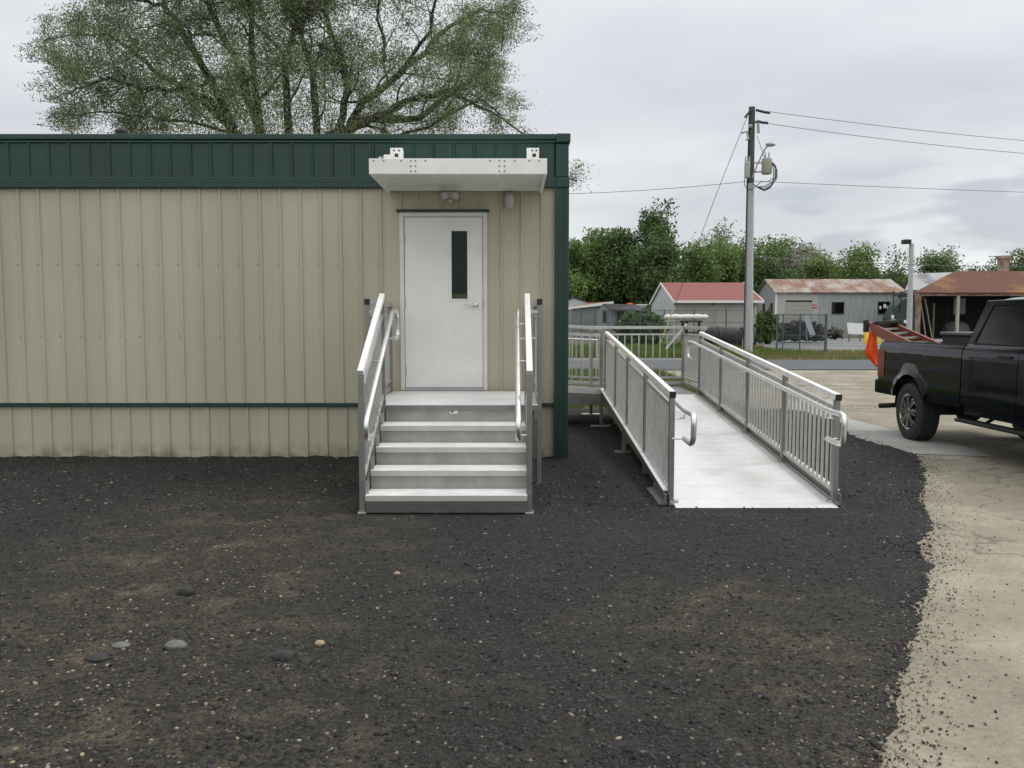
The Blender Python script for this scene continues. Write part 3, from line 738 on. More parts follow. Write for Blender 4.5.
# link towards the side of the building
lz = lambda x: LZ + (RXL - .03 - x) * .05
b = mb('alu_side')
b.prism([(.665, RY1 + .02, lz(.665) - .03), (RXL - .035, RY1 + .02, LZ - .03), (RXL - .035, RY1 + .02, LZ + .01), (.665, RY1 + .02, lz(.665) + .01)], (0, LY1 - RY1 - .04, 0))
b.build('side_deck', rp)
b = mb('alu_side')
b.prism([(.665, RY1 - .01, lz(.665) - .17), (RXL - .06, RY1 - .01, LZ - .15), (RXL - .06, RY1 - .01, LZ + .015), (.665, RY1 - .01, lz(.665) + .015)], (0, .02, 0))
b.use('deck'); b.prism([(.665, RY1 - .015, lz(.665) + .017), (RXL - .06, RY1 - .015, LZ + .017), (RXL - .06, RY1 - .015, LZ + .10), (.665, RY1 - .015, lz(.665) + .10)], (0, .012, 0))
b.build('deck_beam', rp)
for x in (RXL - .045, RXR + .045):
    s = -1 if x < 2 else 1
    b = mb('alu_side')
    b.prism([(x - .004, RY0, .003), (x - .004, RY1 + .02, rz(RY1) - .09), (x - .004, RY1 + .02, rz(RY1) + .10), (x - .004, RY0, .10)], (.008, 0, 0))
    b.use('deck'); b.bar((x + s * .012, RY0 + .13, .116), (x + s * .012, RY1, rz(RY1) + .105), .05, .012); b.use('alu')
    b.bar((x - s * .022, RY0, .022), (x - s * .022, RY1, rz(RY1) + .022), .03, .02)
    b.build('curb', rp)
TR = .975  # rail top above the deck
def rail_side(xp, hx, ys_, s, top=TR):
    for y in ys_:
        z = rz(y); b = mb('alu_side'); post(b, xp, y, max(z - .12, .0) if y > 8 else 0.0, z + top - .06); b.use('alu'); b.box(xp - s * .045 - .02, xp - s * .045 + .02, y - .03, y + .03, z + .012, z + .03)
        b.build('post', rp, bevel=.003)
    ya, yb = ys_[0] - .03, ys_[-1]
    b = mb('rail'); b.bar((xp, ya, rz(ya) + top - .03 - .003), (xp, yb, rz(yb) + top - .03), .052, .052); b.build('top_rail', rp, bevel=.003)
    b = mb('dark'); d = Vector((0, 1, RS)).normalized(); p = Vector((xp, ya, rz(ya) + top - .033)); b.bar(p - d * .018, p - d * .001, .055, .055); b.build('end_cap', rp, bevel=.003)
    for k in range(len(ys_) - 1):
        y0, y1 = ys_[k] + .028, ys_[k + 1] - .028
        b = mb('alu')
        for h, w in ((top - .135, .032), (.115, .032)): b.bar((xp, y0, rz(y0) + h), (xp, y1, rz(y1) + h), .032, w)
        n = 12
        for q in range(n):
            y = y0 + (y1 - y0) * (q + .5) / n; b.box(xp - .0095, xp + .0095, y - .0095, y + .0095, rz(y) + .125, rz(y) + top - .145)
        b.build('baluster_panel', rp)
    hz = .80
    pts = [(hx, 7.36, .585), (hx, 7.01, .575), (hx, 6.98, .83), (hx, 7.33, .83), (hx, RY1 + .05, rz(RY1) + hz), (hx, RY1 + .42, rz(RY1) + hz), (hx, RY1 + .42, rz(RY1) + hz - .25), (hx, RY1 + .15, rz(RY1) + hz - .25)]
    b = mb('tube'); b.tube(smooth_path(pts), .024, 14); b.build('handrail', rp, smooth=True)
    for y, z in [(7.36, .585)] + [(y, rz(y) + hz - .015) for y in ys_[0:]]:
        b = mb('tube'); b.tube([(hx, y, z), (hx, y, z - .03), (xp, y, z - .035)] if z > .6 else [(hx, y, z), (xp, y, z)], .009, 8); b.build('rail_bracket', rp, smooth=True)
rail_side(RXL - .02, RXL + .09, [7.385, 8.83, 10.18, 11.35, 12.6], -1, 1.0)
rail_side(RXR + .02, RXR - .065, [7.385, 8.80, 10.19, 11.5, 12.8], 1, .975)
# landing rails
def level_rail(p, q, z0, top=1.04, nb=10, post_ends=(True, True), z1=None):
    p = Vector(p); q = Vector(q); z1 = z0 if z1 is None else z1
    for e, (c, zz) in enumerate(((p, z0), (q, z1))):
        if post_ends[e]:
            b = mb('alu_side'); post(b, c.x, c.y, 0, zz + top - .05); b.use('alu'); b.box(c.x - .16, c.x + .16, c.y - .08, c.y + .08, .012, .026); b.build('support_post', rp, bevel=.003)
    b = mb('alu'); b.bar((p.x, p.y, z0 + top - .025), (q.x, q.y, z1 + top - .025), .05, .05); b.build('top_rail', rp, bevel=.003)
    b = mb('alu')
    for h in (top - .14, .16, .07): b.bar((p.x, p.y, z0 + h), (q.x, q.y, z1 + h), .028, .03 if h > .1 else .05)
    for k in range(nb):
        t = (k + .7) / nb; c = p.lerp(q, t) if t < .98 else q
        if t < .97:
            zz = z0 + (z1 - z0) * t; b.box(c.x - .009, c.x + .009, c.y - .009, c.y + .009, zz + .16, zz + top - .14)
    b.build('baluster_panel', rp)
level_rail((1.36, LY1 + .0, 0), (2.93, LY1 + .0, 0), LZ, nb=13)
level_rail((2.93, 12.95, 0), (2.93, LY1, 0), LZ, nb=13, post_ends=(False, False))
level_rail((.68, LY1, 0), (1.36, LY1, 0), LZ + .035, nb=6, post_ends=(False, False), z1=LZ)
level_rail((.68, RY1 + .02, 0), (1.36, RY1 + .02, 0), LZ + .035, nb=5, post_ends=(False, True), z1=LZ)
b = mb('tube'); b.tube([(.68, RY1 + .12, LZ + .86), (1.30, RY1 + .12, LZ + .83), (1.30, RY1 + .12, LZ + .58)], .0195, 10); b.build('handrail', rp)
b = mb('tube'); a_, c_ = at(687, 324, LY1 - .05), at(666, 349, LY1 - .05); b.bar(a_, c_, .03, .03); b.build('brace_bar', rp)
for x, y in ((RXL - .05, 10.3), (RXR + .05, 10.3)):
    b = mb('alu_side'); b.box(x - .022, x + .022, y - .022, y + .022, 0.01, rz(y) + .03); b.use('alu_side'); b.box(x - .11, x + .11, y - .09, y + .09, .012, .024); b.build('support_leg', rp)
b = mb('alu_side'); b.box(RXL - .14, RXL - .055, 7.33, 8.0, .008, .03); b.box(RXL - .09, RXL - .06, 7.33, 7.9, .03, .10); b.build('base_bracket', rp)

# ------------------------------------------------------------------ truck
TX = 5.39
tk = thing('pickup_truck', (6.3, 9.6, 0), 'dark navy crew-cab pickup truck with a ladder in its bed, parked on the concrete', 'pickup truck')
TW = 1.86; TX1 = TX + TW; TM = (TX + TX1) / 2
def side_off(z):
    return float(np.interp(z, [.5, .58, .70, .86, .94, 1.10, 1.20, 1.26, 1.31, 1.345], [.050, .015, .0, .012, .002, .010, .006, .022, .045, .075]))
def side_panel(b, y0, y1, zb, zt, arch=None, mirror=False, th=.03):
    ys_ = list(np.linspace(y0, y1, max(3, int((y1 - y0) / .06) + 1)))
    if arch:
        cy, cz, r = arch; half = math.sqrt(max(0, r * r - (zb - cz) ** 2))
        ys_ = [y for y in ys_ if abs(y - cy) > half + .01] + [cy + half * math.sin(t) for t in np.linspace(-math.pi / 2, math.pi / 2, 22)]
        ys_ = sorted(ys_)
    def bot(y):
        if arch and abs(y - arch[0]) <= half + 1e-6: return arch[1] + math.sqrt(max(0, arch[2] ** 2 - (y - arch[0]) ** 2))
        return zb
    zs = [0, .1, .2, .32, .45, .58, .7, .8, .88, .94, 1.0]
    vs = []
    for y in ys_:
        z0 = bot(y)
        for t in zs:
            z = z0 + (zt - z0) * t; fl = 0
            if arch:
                d = math.hypot(y - arch[0], z - arch[1]) - arch[2]; fl = -.030 * math.exp(-(d / .05) ** 2)
            x = side_off(z) + fl; vs.append(((TX1 - x) if mirror else (TX + x), y, z))
    m = len(zs); fs = [(i * m + k, i * m + k + 1, (i + 1) * m + k + 1, (i + 1) * m + k) for i in range(len(ys_) - 1) for k in range(m - 1)]
    b.add(vs, fs)
    # return lips to give the sheet depth
    o2 = []
    sgn = -1 if mirror else 1
    n0 = len(ys_)
    lo = [vs[i * m] for i in range(n0)]; hi = [vs[i * m + m - 1] for i in range(n0)]
    for rowv, dz in ((lo, 0), (hi, 0)):
        inn = [(v[0] + sgn * .07, v[1], v[2] + dz) for v in rowv]
        b.add(rowv + inn, [(i, i + 1, n0 + i + 1, n0 + i) for i in range(n0 - 1)])
    for col in (vs[:m], vs[-m:]):
        inn = [(v[0] + sgn * .07, v[1], v[2]) for v in col]
        b.add(col + inn, [(i, i + 1, m + i + 1, m + i) for i in range(m - 1)])
AR, AF, WR = 11.52, 7.62, .385
TB = 12.50
for mir in (False, True):
    b = mb('truck'); side_panel(b, 10.215, TB, .56, 1.315, (AR, .40, .49), mir)
    bed = b.build('bed_side', tk, smooth=True)
b = mb('truck'); b.box(TX + .07, TX1 - .07, TB - .05, TB, .72, 1.31)
b.box(TX + .05, TX + .12, 10.215, TB - .06, 1.0, 1.322); b.box(TX1 - .12, TX1 - .05, 10.215, TB - .06, 1.0, 1.322)
b.use('truck_trim'); b.box(TX + .10, TX1 - .10, 10.215, TB - .06, .78, .82); b.box(TX + .10, TX1 - .1, 10.215, 10.235, .821, 1.3)
b.box(TX + .045, TX + .125, 10.19, TB - .07, 1.3225, 1.33); b.box(TX1 - .125, TX1 - .045, 10.19, TB - .07, 1.3225, 1.33)
b.build('cargo_bed', tk, bevel=.006)
for mir in (0, 1):
    x0 = TX - .006 if not mir else TX1 - .09; x1 = TX + .09 if not mir else TX1 + .006
    b = mb('red_lens'); b.box(x0 + .004, x1, TB - .20, TB + .012, .80, 1.20); b.use('lens'); b.box(x0 + .03, x1 - .01, TB + .0125, TB + .015, .93, 1.0)
    b.build('tail_light', tk, bevel=.008)
b = mb('truck_trim')
b.box(TX + .12, TX1 - .12, TB + .012, TB + .13, .55, .74)
rb = b.build('rear_bumper', tk, bevel=.02)
for mir in (0, 1):
    x0, x1 = (TX + .01, TX + .119) if not mir else (TX1 - .119, TX1 - .01)
    b = mb('chrome'); b.box(x0, x1, TB + .0, TB + .14, .555, .765); b.build('bumper_end', rb, bevel=.025).data.materials[0] = M['truck']
# cab lower: rear doors, front doors, sills
for mir in (False, True):
    for (y0, y1) in ((9.07, 10.19), (8.02, 9.058)):
        b = mb('truck'); side_panel(b, y0, y1, .60, 1.345, None, mir)
        dr = b.build('door', tk, smooth=True)
        xx = TX1 if mir else TX; sg = -1 if mir else 1
        b = mb('truck_trim'); b.tube([(xx - sg * .0, y0 + .13, 1.215), (xx - sg * .03, y0 + .16, 1.222), (xx - sg * .03, y0 + .30, 1.222), (xx, y0 + .33, 1.215)], .014, 8); b.build('door_handle', dr)
    b = mb('truck'); side_panel(b, 6.75, 8.01, .58, 1.335, (AF, .40, .48), mir); b.build('front_fender', tk, smooth=True)
    xx = TX1 if mir else TX; sg = -1 if mir else 1
    b = mb('truck'); b.box(min(xx + sg * .03, xx + sg * .12), max(xx + sg * .03, xx + sg * .12), 8.0, 10.14, .50, .598); b.build('sill', tk)
    b = mb('truck_trim'); x0 = xx - sg * .03; x1 = xx + sg * .12
    b.box(min(x0, x1), max(x0, x1), 8.05, 10.25, .40, .44); b.bar((xx + sg * .1, 8.4, .42), (xx + sg * .3, 8.4, .55), .05, .03); b.bar((xx + sg * .1, 9.8, .42), (xx + sg * .3, 9.8, .55), .05, .03)
    b.build('running_board', tk, bevel=.01)
# cab greenhouse: loft
def gh_ring(z, t, inset=0): pass
BZ, RZ = 1.347, 1.875
def gx(z, mir=False):
    x = TX + .075 + (z - BZ) / (RZ - BZ) * .20
    return (2 * TM - x) if mir else x
# pillars and roof
def yb_(z): return 10.20 - (z - BZ) * .10      # back of cab
def yf_(z): return 7.95 + (z - BZ) * 1.05        # windscreen rake
b = mb('truck')
# roof (crowned)
n = 9; vs = []; fs = []
xs_ = np.linspace(0, 1, n); yy = np.linspace(0, 1, 7)
for v in yy:
    for u in xs_:
        y = yf_(RZ - .03) - .05 + (yb_(RZ) + .04 - yf_(RZ - .03) + .05) * v
        x = gx(RZ - .02) + (gx(RZ - .02, True) - gx(RZ - .02)) * u
        e = 1 - abs(2 * u - 1) ** 3; ee = 1 - abs(2 * v - 1) ** 5
        vs.append((x, y, RZ - .055 + .065 * e ** .6 * 1.0 + .03 * ee - .01))
for i in range(6):
    for k in range(n - 1): fs.append((i * n + k, i * n + k + 1, (i + 1) * n + k + 1, (i + 1) * n + k))
b.add(vs, fs)
vs2 = [(x, y, z - .05) for x, y, z in vs]; b.add(vs2, [f[::-1] for f in fs])
b.build('cab_roof', tk, smooth=True)
for mir in (False, True):
    G = lambda z, y, d=0: (gx(z, mir) + (d if not mir else -d), y, z)
    def pillar(b, ya, yb2, yc, yd, d0=-.004, d1=.05):
        # quad ya..yb at belt to yc..yd at roof
        za, zc = BZ - .004, RZ - .035
        P = [G(za, ya, d0), G(za, yb2, d0), G(zc, yd, d0), G(zc, yc, d0)]; Q = [G(za, ya, d1), G(za, yb2, d1), G(zc, yd, d1), G(zc, yc, d1)]
        b.add(P + Q, [(0, 1, 2, 3), (7, 6, 5, 4), (0, 4, 5, 1), (1, 5, 6, 2), (2, 6, 7, 3), (3, 7, 4, 0)])
    b = mb('truck')
    pillar(b, yb_(BZ) - .14, yb_(BZ), yb_(RZ) - .16, yb_(RZ))                       # C pillar
    pillar(b, 7.95, 8.04, yf_(RZ) - .03, yf_(RZ) + .07)                          # A pillar
    pillar(b, 9.02, 9.11, 9.04, 9.12)                                            # B pillar
    # header over the windows
    za, zc = RZ - .085, RZ - .02
    P = [G(za, yf_(za), -.006), G(za, yb_(za), -.006), G(zc, yb_(zc), -.006), G(zc, yf_(zc), -.006)]; Q = [(p[0] + (.05 if not mir else -.05), p[1], p[2]) for p in P]
    b.add(P + Q, [(0, 1, 2, 3), (7, 6, 5, 4), (0, 4, 5, 1), (1, 5, 6, 2), (2, 6, 7, 3), (3, 7, 4, 0)])
    b.build('pillars', tk, bevel=.008)
    for ya, yb2, yc, yd in ((9.11, yb_(BZ) - .14, 9.12, yb_(RZ) - .16), (8.04, 9.02, yf_(RZ) + .07, 9.04)):
        b = mb('tglass'); za, zc = BZ - .003, RZ - .08
        P = [G(za, ya, .012), G(za, yb2, .012), G(zc, yd, .012), G(zc, yc, .012)]; Q = [(p[0] + (.006 if not mir else -.006), p[1], p[2]) for p in P]
        b.add(P + Q, [(0, 1, 2, 3), (7, 6, 5, 4), (0, 4, 5, 1), (1, 5, 6, 2), (2, 6, 7, 3), (3, 7, 4, 0)])
        b.build('side_window', tk)
        b = mb('dark'); b.bar(G(za + .004, ya, -.006), G(za + .004, yb2, -.006), .014, .014); b.build('window_seal', tk)
# back wall of cab and rear glass
b = mb('truck'); b.box(TX + .08, TX1 - .08, 10.16, 10.20, .62, BZ)
b.add([(gx(BZ), 10.198, BZ), (gx(BZ, True), 10.198, BZ), (gx(RZ - .03, True), yb_(RZ), RZ - .03), (gx(RZ - .03), yb_(RZ), RZ - .03)], [(0, 1, 2, 3)])
b.build('cab_back', tk)
b = mb('tglass'); q = lambda t: yb_(t) + .006
b.add([(gx(BZ) + .12, q(1.42), 1.42), (gx(BZ, True) - .12, q(1.42), 1.42), (gx(RZ, True) - .1, q(1.79), 1.79), (gx(RZ) + .1, q(1.79), 1.79)], [(0, 1, 2, 3)]); b.build('rear_window', tk)
b = mb('tglass'); b.add([(gx(BZ) + .03, yf_(BZ) - .0, BZ), (gx(BZ, True) - .03, yf_(BZ), BZ), (gx(RZ - .06, True) - .03, yf_(RZ - .06), RZ - .06), (gx(RZ - .06) + .03, yf_(RZ - .06), RZ - .06)], [(0, 1, 2, 3)]); b.build('windscreen', tk)
b = mb('truck'); vs = []
for v, (y, z) in enumerate(((8.0, 1.36), (7.5, 1.355), (6.95, 1.30), (6.75, 1.20))):
    for u in np.linspace(0, 1, 7): vs.append((TX + .07 + (TW - .14) * u, y, z + .03 * (1 - (2 * u - 1) ** 4)))
b.add(vs, [(i * 7 + k, i * 7 + k + 1, (i + 1) * 7 + k + 1, (i + 1) * 7 + k) for i in range(3) for k in range(6)])
b.build('hood', tk, smooth=True)
b = mb('truck_trim'); b.box(TX + .06, TX1 - .06, 6.70, 6.76, .62, 1.20); gr = b.build('grille', tk)
b = mb('chrome'); [b.box(TX + .4, TX1 - .4, 6.685, 6.70, z, z + .05) for z in (.8, .93, 1.06)]; b.build('grille_bar', gr)
b = mb('chrome'); b.box(TX + .03, TX1 - .03, 6.6, 6.72, .5, .7); b.build('front_bumper', tk, bevel=.03)
for x in (TX + .08, TX1 - .32):
    b = mb('lens'); b.box(x, x + .24, 6.68, 6.74, .85, 1.15); b.build('headlight', tk, bevel=.02)
# undercarriage
b = mb('truck_trim')
for x in (TX + .42, TX1 - .42): b.box(x - .04, x + .04, 6.9, 12.5, .50, .62)
b.tube([(TX + .2, AR, .385), (TX1 - .2, AR, .385)], .05, 10); b.blob((TM - .1, AR, .385), (.17, .16, .16), 12, 0)
b.tube([(TM - .1, AR, .40), (TM - .05, 8.9, .52)], .035, 8); b.tube([(TX + .2, AF, .385), (TX1 - .2, AF, .385)], .05, 8)
b.box(TX + .3, TX1 - .3, 8.1, 10.0, .50, .6)
for x in (TX + .38, TX1 - .38):
    b.bar((x, AR - .55, .50), (x, AR, .36), .06, .025); b.bar((x, AR, .36), (x, AR + .6, .50), .06, .025); b.tube([(x - .1, AR - .1, .36), (x - .15, AR - .25, .6)], .025)
    b.box(x - .05, x + .05, AR - .62, AR - .5, .42, .6)
b.build('chassis', tk)
b = mb('dark'); b.tube([(TX + .6, 10.4, .45), (TX + .45, 11.9, .5), (TX + .3, 12.05, .43), (TX - .16, 12.05, .41)], .035, 12); b.build('tailpipe', tk, smooth=True)
for mir in (0, 1):
    b = mb('truck_trim'); x0 = TX + .05 if not mir else TX1 - .35
    n = 14; pts = [(x0, AR + .52 * math.cos(t), .40 + .52 * math.sin(t)) for t in np.linspace(0, math.pi, n)]
    vs = pts + [(x0 + .3, p[1], p[2]) for p in pts]; b.add(vs, [(i, i + 1, n + i + 1, n + i) for i in range(n - 1)])
    b.build('wheel_well', tk)
def wheel(cx, cy, s):
    b = mb('rubber')
    W = .26; prof = []
    for a, r in ((-.5, .235), (-.52, .27), (-.53, .32), (-.48, .362), (-.40, .383), (-.2, .388), (0, .389), (.2, .388), (.40, .383), (.48, .362), (.53, .32), (.52, .27), (.5, .235)): prof.append((a * W, r))
    b.lathe(prof, (cx, cy, WR), 'x', 48)
    for k in range(48):   # tread blocks
        t = 2 * math.pi * k / 48
        for a in (-.09, -.03, .03, .09):
            tt = t + (.03 if a in (-.03, .09) else 0)
            p = Vector((cx + a, cy + math.cos(tt) * .386, WR + math.sin(tt) * .386)); d = Vector((0, -math.sin(tt), math.cos(tt)))
            b.bar(p - d * .018, p + d * .018, .045, .012, up=(0, math.cos(tt), math.sin(tt)))
    w = b.build('wheel', tk, smooth=True)
    b = mb('chrome'); f = -1 if s < 0 else 1
    X = lambda a: f * a * W
    b.lathe([(X(.50), .232), (X(.52), .240), (X(.48), .226), (X(.30), .214), (X(-.1), .205), (X(-.4), .235)], (cx, cy, WR), 'x', 40)
    for k in range(8):
        t = 2 * math.pi * k / 8
        for dt in (-.13, .13):
            p = Vector((cx + X(.40), cy + math.cos(t + dt * .6) * .05, WR + math.sin(t + dt * .6) * .05)); q_ = Vector((cx + X(.44), cy + math.cos(t + dt) * .222, WR + math.sin(t + dt) * .222))
            b.bar(p, q_, .036, .05, up=(1, 0, 0))
    b.lathe([(X(.50), .001), (X(.50), .045), (X(.44), .062), (X(.36), .075), (X(.3), .08)], (cx, cy, WR), 'x', 20)
    b.build('rim', w, smooth=True)
    b = mb('dark'); b.lathe([(X(.12), .001), (X(.12), .15), (X(.05), .2)], (cx, cy, WR), 'x', 24); b.build('brake_disc', w)
for cy in (AR, AF):
    wheel(TX + .13, cy, -1); wheel(TX1 - .13, cy, 1)
# mirror with amber lamp
for mir in (0, 1):
    sg = -1 if mir else 1; xx = TX1 if mir else TX
    b = mb('truck_trim'); b.bar((xx + sg * .08, 8.2, 1.40), (xx - sg * .12, 8.25, 1.42), .05, .04); b.box(min(xx - sg * .10, xx - sg * .28), max(xx - sg * .10, xx - sg * .28), 8.2, 8.3, 1.30, 1.60)
    mr = b.build('wing_mirror', tk, bevel=.02)
    b = mb('amber'); x0, x1 = sorted((xx - sg * .281, xx - sg * .262)); b.box(x0, x1, 8.22, 8.28, 1.36, 1.42); b.build('indicator', mr)

# toolbox in the bed
tb = thing('toolbox', (TM, 10.6, .82), 'low black metal toolbox spanning the truck bed behind the cab', 'toolbox')
b = mb('truck_trim'); b.box(TX + .13, TX1 - .13, 10.24, 10.92, .821, 1.43); b.build('box', tb, bevel=.01)
b = mb('bluegrey'); b.box(TX + .10, TX1 - .10, 10.20, 10.94, 1.432, 1.475); b.build('lid', tb, bevel=.012).data.materials[0] = mat('toolbox_lid', (.05, .055, .06), .3, var=.1)
b = mb('chrome'); b.box(TM - .05, TM + .05, 10.945, 10.955, 1.34, 1.42); b.build('latch', tb)

# ladder
ld = thing('extension_ladder', (5.75, 12.3, 1.34), 'red fibreglass extension ladder sticking out over the truck tailgate', 'ladder')
pA0, pA1 = Vector((5.60, 13.45, 1.570)), Vector((5.585, 10.98, 1.095))
pB0, pB1 = Vector((5.99, 13.58, 1.595)), Vector((5.97, 10.98, 1.095))
for lvl, dz, col, sh in ((0, 0, 'fibreglass', 0), (1, -.095, 'fibreglass', -.18)):
    for (p, q) in ((pA0, pA1), (pB0, pB1)):
        a_ = p + Vector((0, sh, dz)); c_ = q + Vector((0, 0, dz)); b = mb(col)
        b.bar(a_, c_, .012, .085); s = 1 if p is pA0 else -1
        b.bar(a_ + Vector((s * .015, 0, .04)), c_ + Vector((s * .015, 0, .04)), .030, .008); b.bar(a_ + Vector((s * .015, 0, -.04)), c_ + Vector((s * .015, 0, -.04)), .030, .008)
        b.build('side_rail', ld)
    for k in range(8):
        t = .06 + k * .125; a_ = pA0.lerp(pA1, t) + Vector((0, 0, dz)); c_ = pB0.lerp(pB1, t) + Vector((0, 0, dz)); b = mb('alu'); b.bar(a_, c_, .035, .03); b.build('rung', ld)
b = mb('rubber'); b.box(5.56, 5.62, 13.40, 13.50, 1.44, 1.63); b.box(5.96, 6.02, 13.54, 13.64, 1.46, 1.65)
b.bar(pA0 + Vector((0, -.18, -.01)), pB0 + Vector((0, -.25, -.01)), .36, .05, up=(0, .19, 1)); b.build('end_pad', ld, bevel=.01)

fl = thing('warning_flag', (5.6, 13.35, .92), 'bright orange safety flag hanging from the end of the red ladder', 'flag')
b = mb('flag'); nu, nv = 9, 10; vs = []
T = [(869.5, 332), (876, 333)]; Bm = [(865, 353), (879, 367)]
for j in range(nv + 1):
    for i_ in range(nu + 1):
        u, v = i_ / nu, j / nv
        lx = 870 + (864.5 - 870) * min(1, v * 1.55); rx = 875.5 + (880 - 875.5) * v
        if v > .64: lx = 864.5 + (876 - 864.5) * (v - .64) / .36
        px = lx + (rx - lx) * u; py = 331 + v * 36
        p = at(px, py, 13.22 + .05 * math.sin(u * 7 + v * 2) * v); vs.append(p)
b.add(vs, [(j * (nu + 1) + i_, j * (nu + 1) + i_ + 1, (j + 1) * (nu + 1) + i_ + 1, (j + 1) * (nu + 1) + i_) for j in range(nv) for i_ in range(nu)])
o = b.build('flag_cloth', fl, smooth=True); sm = o.modifiers.new('thick', 'SOLIDIFY'); sm.thickness = .003
b = mb('dark'); b.tube([at(872.5, 332, 13.22), (5.60, 13.28, 1.49)], .008, 6); b.build('tie', fl)

# ------------------------------------------------------------------ utility pole and wires
up = thing('utility_pole', (11.1, 40, 0), 'tall grey utility pole with two transformers and a lamp beyond the ramp', 'utility pole')
b = mb('pole'); b.tube([(11.11, 40, -.02), (11.08, 40, 6), (11.06, 40, 8.0)], [.20, .175, .165], 16); b.use('pole_wood'); b.tube([(11.06, 40, 8.001), (11.06, 40, 11.48)], [.165, .145], 16); b.build('pole', up, smooth=True)
b = mb('cable'); b.tube([(10.87, 39.9, .2), (10.88, 39.9, 8.0), (10.92, 39.9, 10.9)], .03, 6); b.build('cable_guard', up)
for (px0, px1, y0, y1, m_, Y) in ((744.2, 750.2, 163, 178, 'transformer', 39.7), (761.5, 772, 159, 174, 'transformer2', 39.7)):
    a_ = at(px0, y1, Y); c_ = at(px1, y0, Y); r = (c_.x - a_.x) / 2; cx = (a_.x + c_.x) / 2
    b = mb(m_); b.lathe([(a_.z, .001), (a_.z, r * .92), (a_.z + .04, r), (c_.z - .05, r), (c_.z, r * .95), (c_.z + .05, r * .5), (c_.z + .06, .001)], (cx, Y, 0), 'z', 20)
    tr = b.build('transformer', up, smooth=True)
    b = mb('transformer'); 
    for dx in (-.08, .09): b.tube([(cx + dx, Y, c_.z + .03), (cx + dx, Y, c_.z + .30)], [.05, .025], 8)
    b.build('bushing', tr)
    b = mb('steel'); b.bar((cx, Y, c_.z - .15), (11.06, 39.95, c_.z - .15), .05, .08); b.bar((cx, Y, a_.z + .12), (11.06, 39.95, a_.z + .12), .05, .08); b.build('transformer_arm', tr)
b = mb('steel'); b.tube([at(752, 178, 39.85), at(758, 163, 39.8), at(765, 149, 39.7), at(768, 145.5, 39.6)], .035, 8)
la = b.build('lamp_arm', up, smooth=True)
b = mb('transformer'); p = at(770.5, 144.5, 39.6); b.blob(p, (.24, .15, .10), 12, 0); b.build('lamp_head', la, smooth=True)
b = mb('pole_wood'); b.bar(at(745, 117.5, 39.85), at(752, 108.5, 39.85), .10, .10); b.bar(at(750, 122, 39.8), at(759, 122, 39.8), .08, .08); b.build('pole_bracket', up)
b = mb('cable')
for (pa) in ([(756, 110), (764, 112), (770, 113)], [(757, 121), (762, 122.5), (768, 123)]):
    b.tube([at(x, y, 39.9) for x, y in pa], .06, 8)
b.build('insulator', up)
b = mb('transformer'); b.tube([at(758, 123, 39.8), at(758.5, 133, 39.8)], .07, 8); b.tube([at(741.5, 133, 39.8), at(747, 131.5, 39.8), at(748.5, 139, 39.8), at(746, 140, 39.8)], .05, 8); b.tube([at(749, 126, 39.8), at(752, 126, 39.8)], .09, 8); b.build('cutout_fuse', up)
b = mb('cable')
for k, (dx, dy) in enumerate(((0, 0), (2, 1.5), (-1.5, 2.5), (1, -2))):
    path = [(772, 162), (775 + dx, 168 + dy), (775 + dx, 178), (771, 185 + dy), (764, 188.5 + dy), (757, 187), (753, 184)]
    b.tube(smooth_path([at(x, y, 39.6 + .05 * k) for x, y in path], 3), .022, 5)
b.tube(smooth_path([at(x, y, 39.6) for x, y in ((754, 188), (761, 181.5), (768, 182), (773, 178))], 3), .018, 5)
b.tube(smooth_path([at(x, y, 39.6) for x, y in ((745, 178), (744, 184), (747, 189), (752, 190))], 3), .018, 5)
b.tube([at(766, 163, 39.6), at(762, 150, 39.65), at(757, 136, 39.7)], .012, 5)
b.build('cable_loop', up, smooth=True)

def wire(name, a_, c_, sag, r, label, cat='power line', group=None, n=14):
    a_, c_ = Vector(a_), Vector(c_); pts = []
    for k in range(n + 1):
        t = k / n; p = a_.lerp(c_, t); p.z -= sag * 4 * t * (1 - t); pts.append(p)
    b = mb('line'); b.tube(pts, r * .8, 5); return tag(b.build(name), label, cat, group)
wg = 'overhead lines meeting the utility pole'
wire('power_line', at(757, 110, 40), at(1130, 148, 52), .2, .019, 'upper of two lines running right from the pole top', group=wg)
wire('power_line', at(757, 122, 40), at(1130, 160, 52), .25, .019, 'lower of two lines running right from the pole top', group=wg)
wire('power_line', at(753, 181, 40), at(1120, 195, 46), .05, .016, 'thin cable crossing right from below the transformers', group=wg)
wire('power_line', at(430, 193, 46), at(751, 181, 40), .3, .016, 'thin cable crossing left from the pole towards the building', group=wg)
wire('power_line', at(753, 257, 40), at(1110, 266, 55), .2, .020, 'low cable passing right just above the shed roofs', group=wg)
gw = thing('guy_wire', at(662, 340, 40), 'slanting guy wire with yellow guard left of the utility pole', 'guy wire')
b = mb('cable'); b.tube([at(749, 112, 40), at(718, 190, 40), at(674, 307, 40)], .013, 5); b.build('wire', gw)
b = mb('guard'); b.tube([at(674.5, 306, 40), at(660.5, 343, 40)], .026, 8); b.build('guard', gw)

lp = thing('floodlight_pole', (27.6, 59.3, 0), 'slim grey pole with a black floodlight in front of the green tank', 'light pole')
b = mb('pole'); b.tube([(27.65, 59.3, -.02), (27.62, 59.3, 7.0)], [.20, .15], 10); b.build('pole', lp, smooth=True)
b = mb('dark'); p = at(907.5, 242, 59.2); b.box(p.x - .32, p.x + .2, 59.0, 59.5, p.z - .13, p.z + .17); b.tube([(27.6, 59.3, 6.9), (27.58, 59.3, p.z - .1)], .11, 8); b.build('flood_head', lp, bevel=.05)

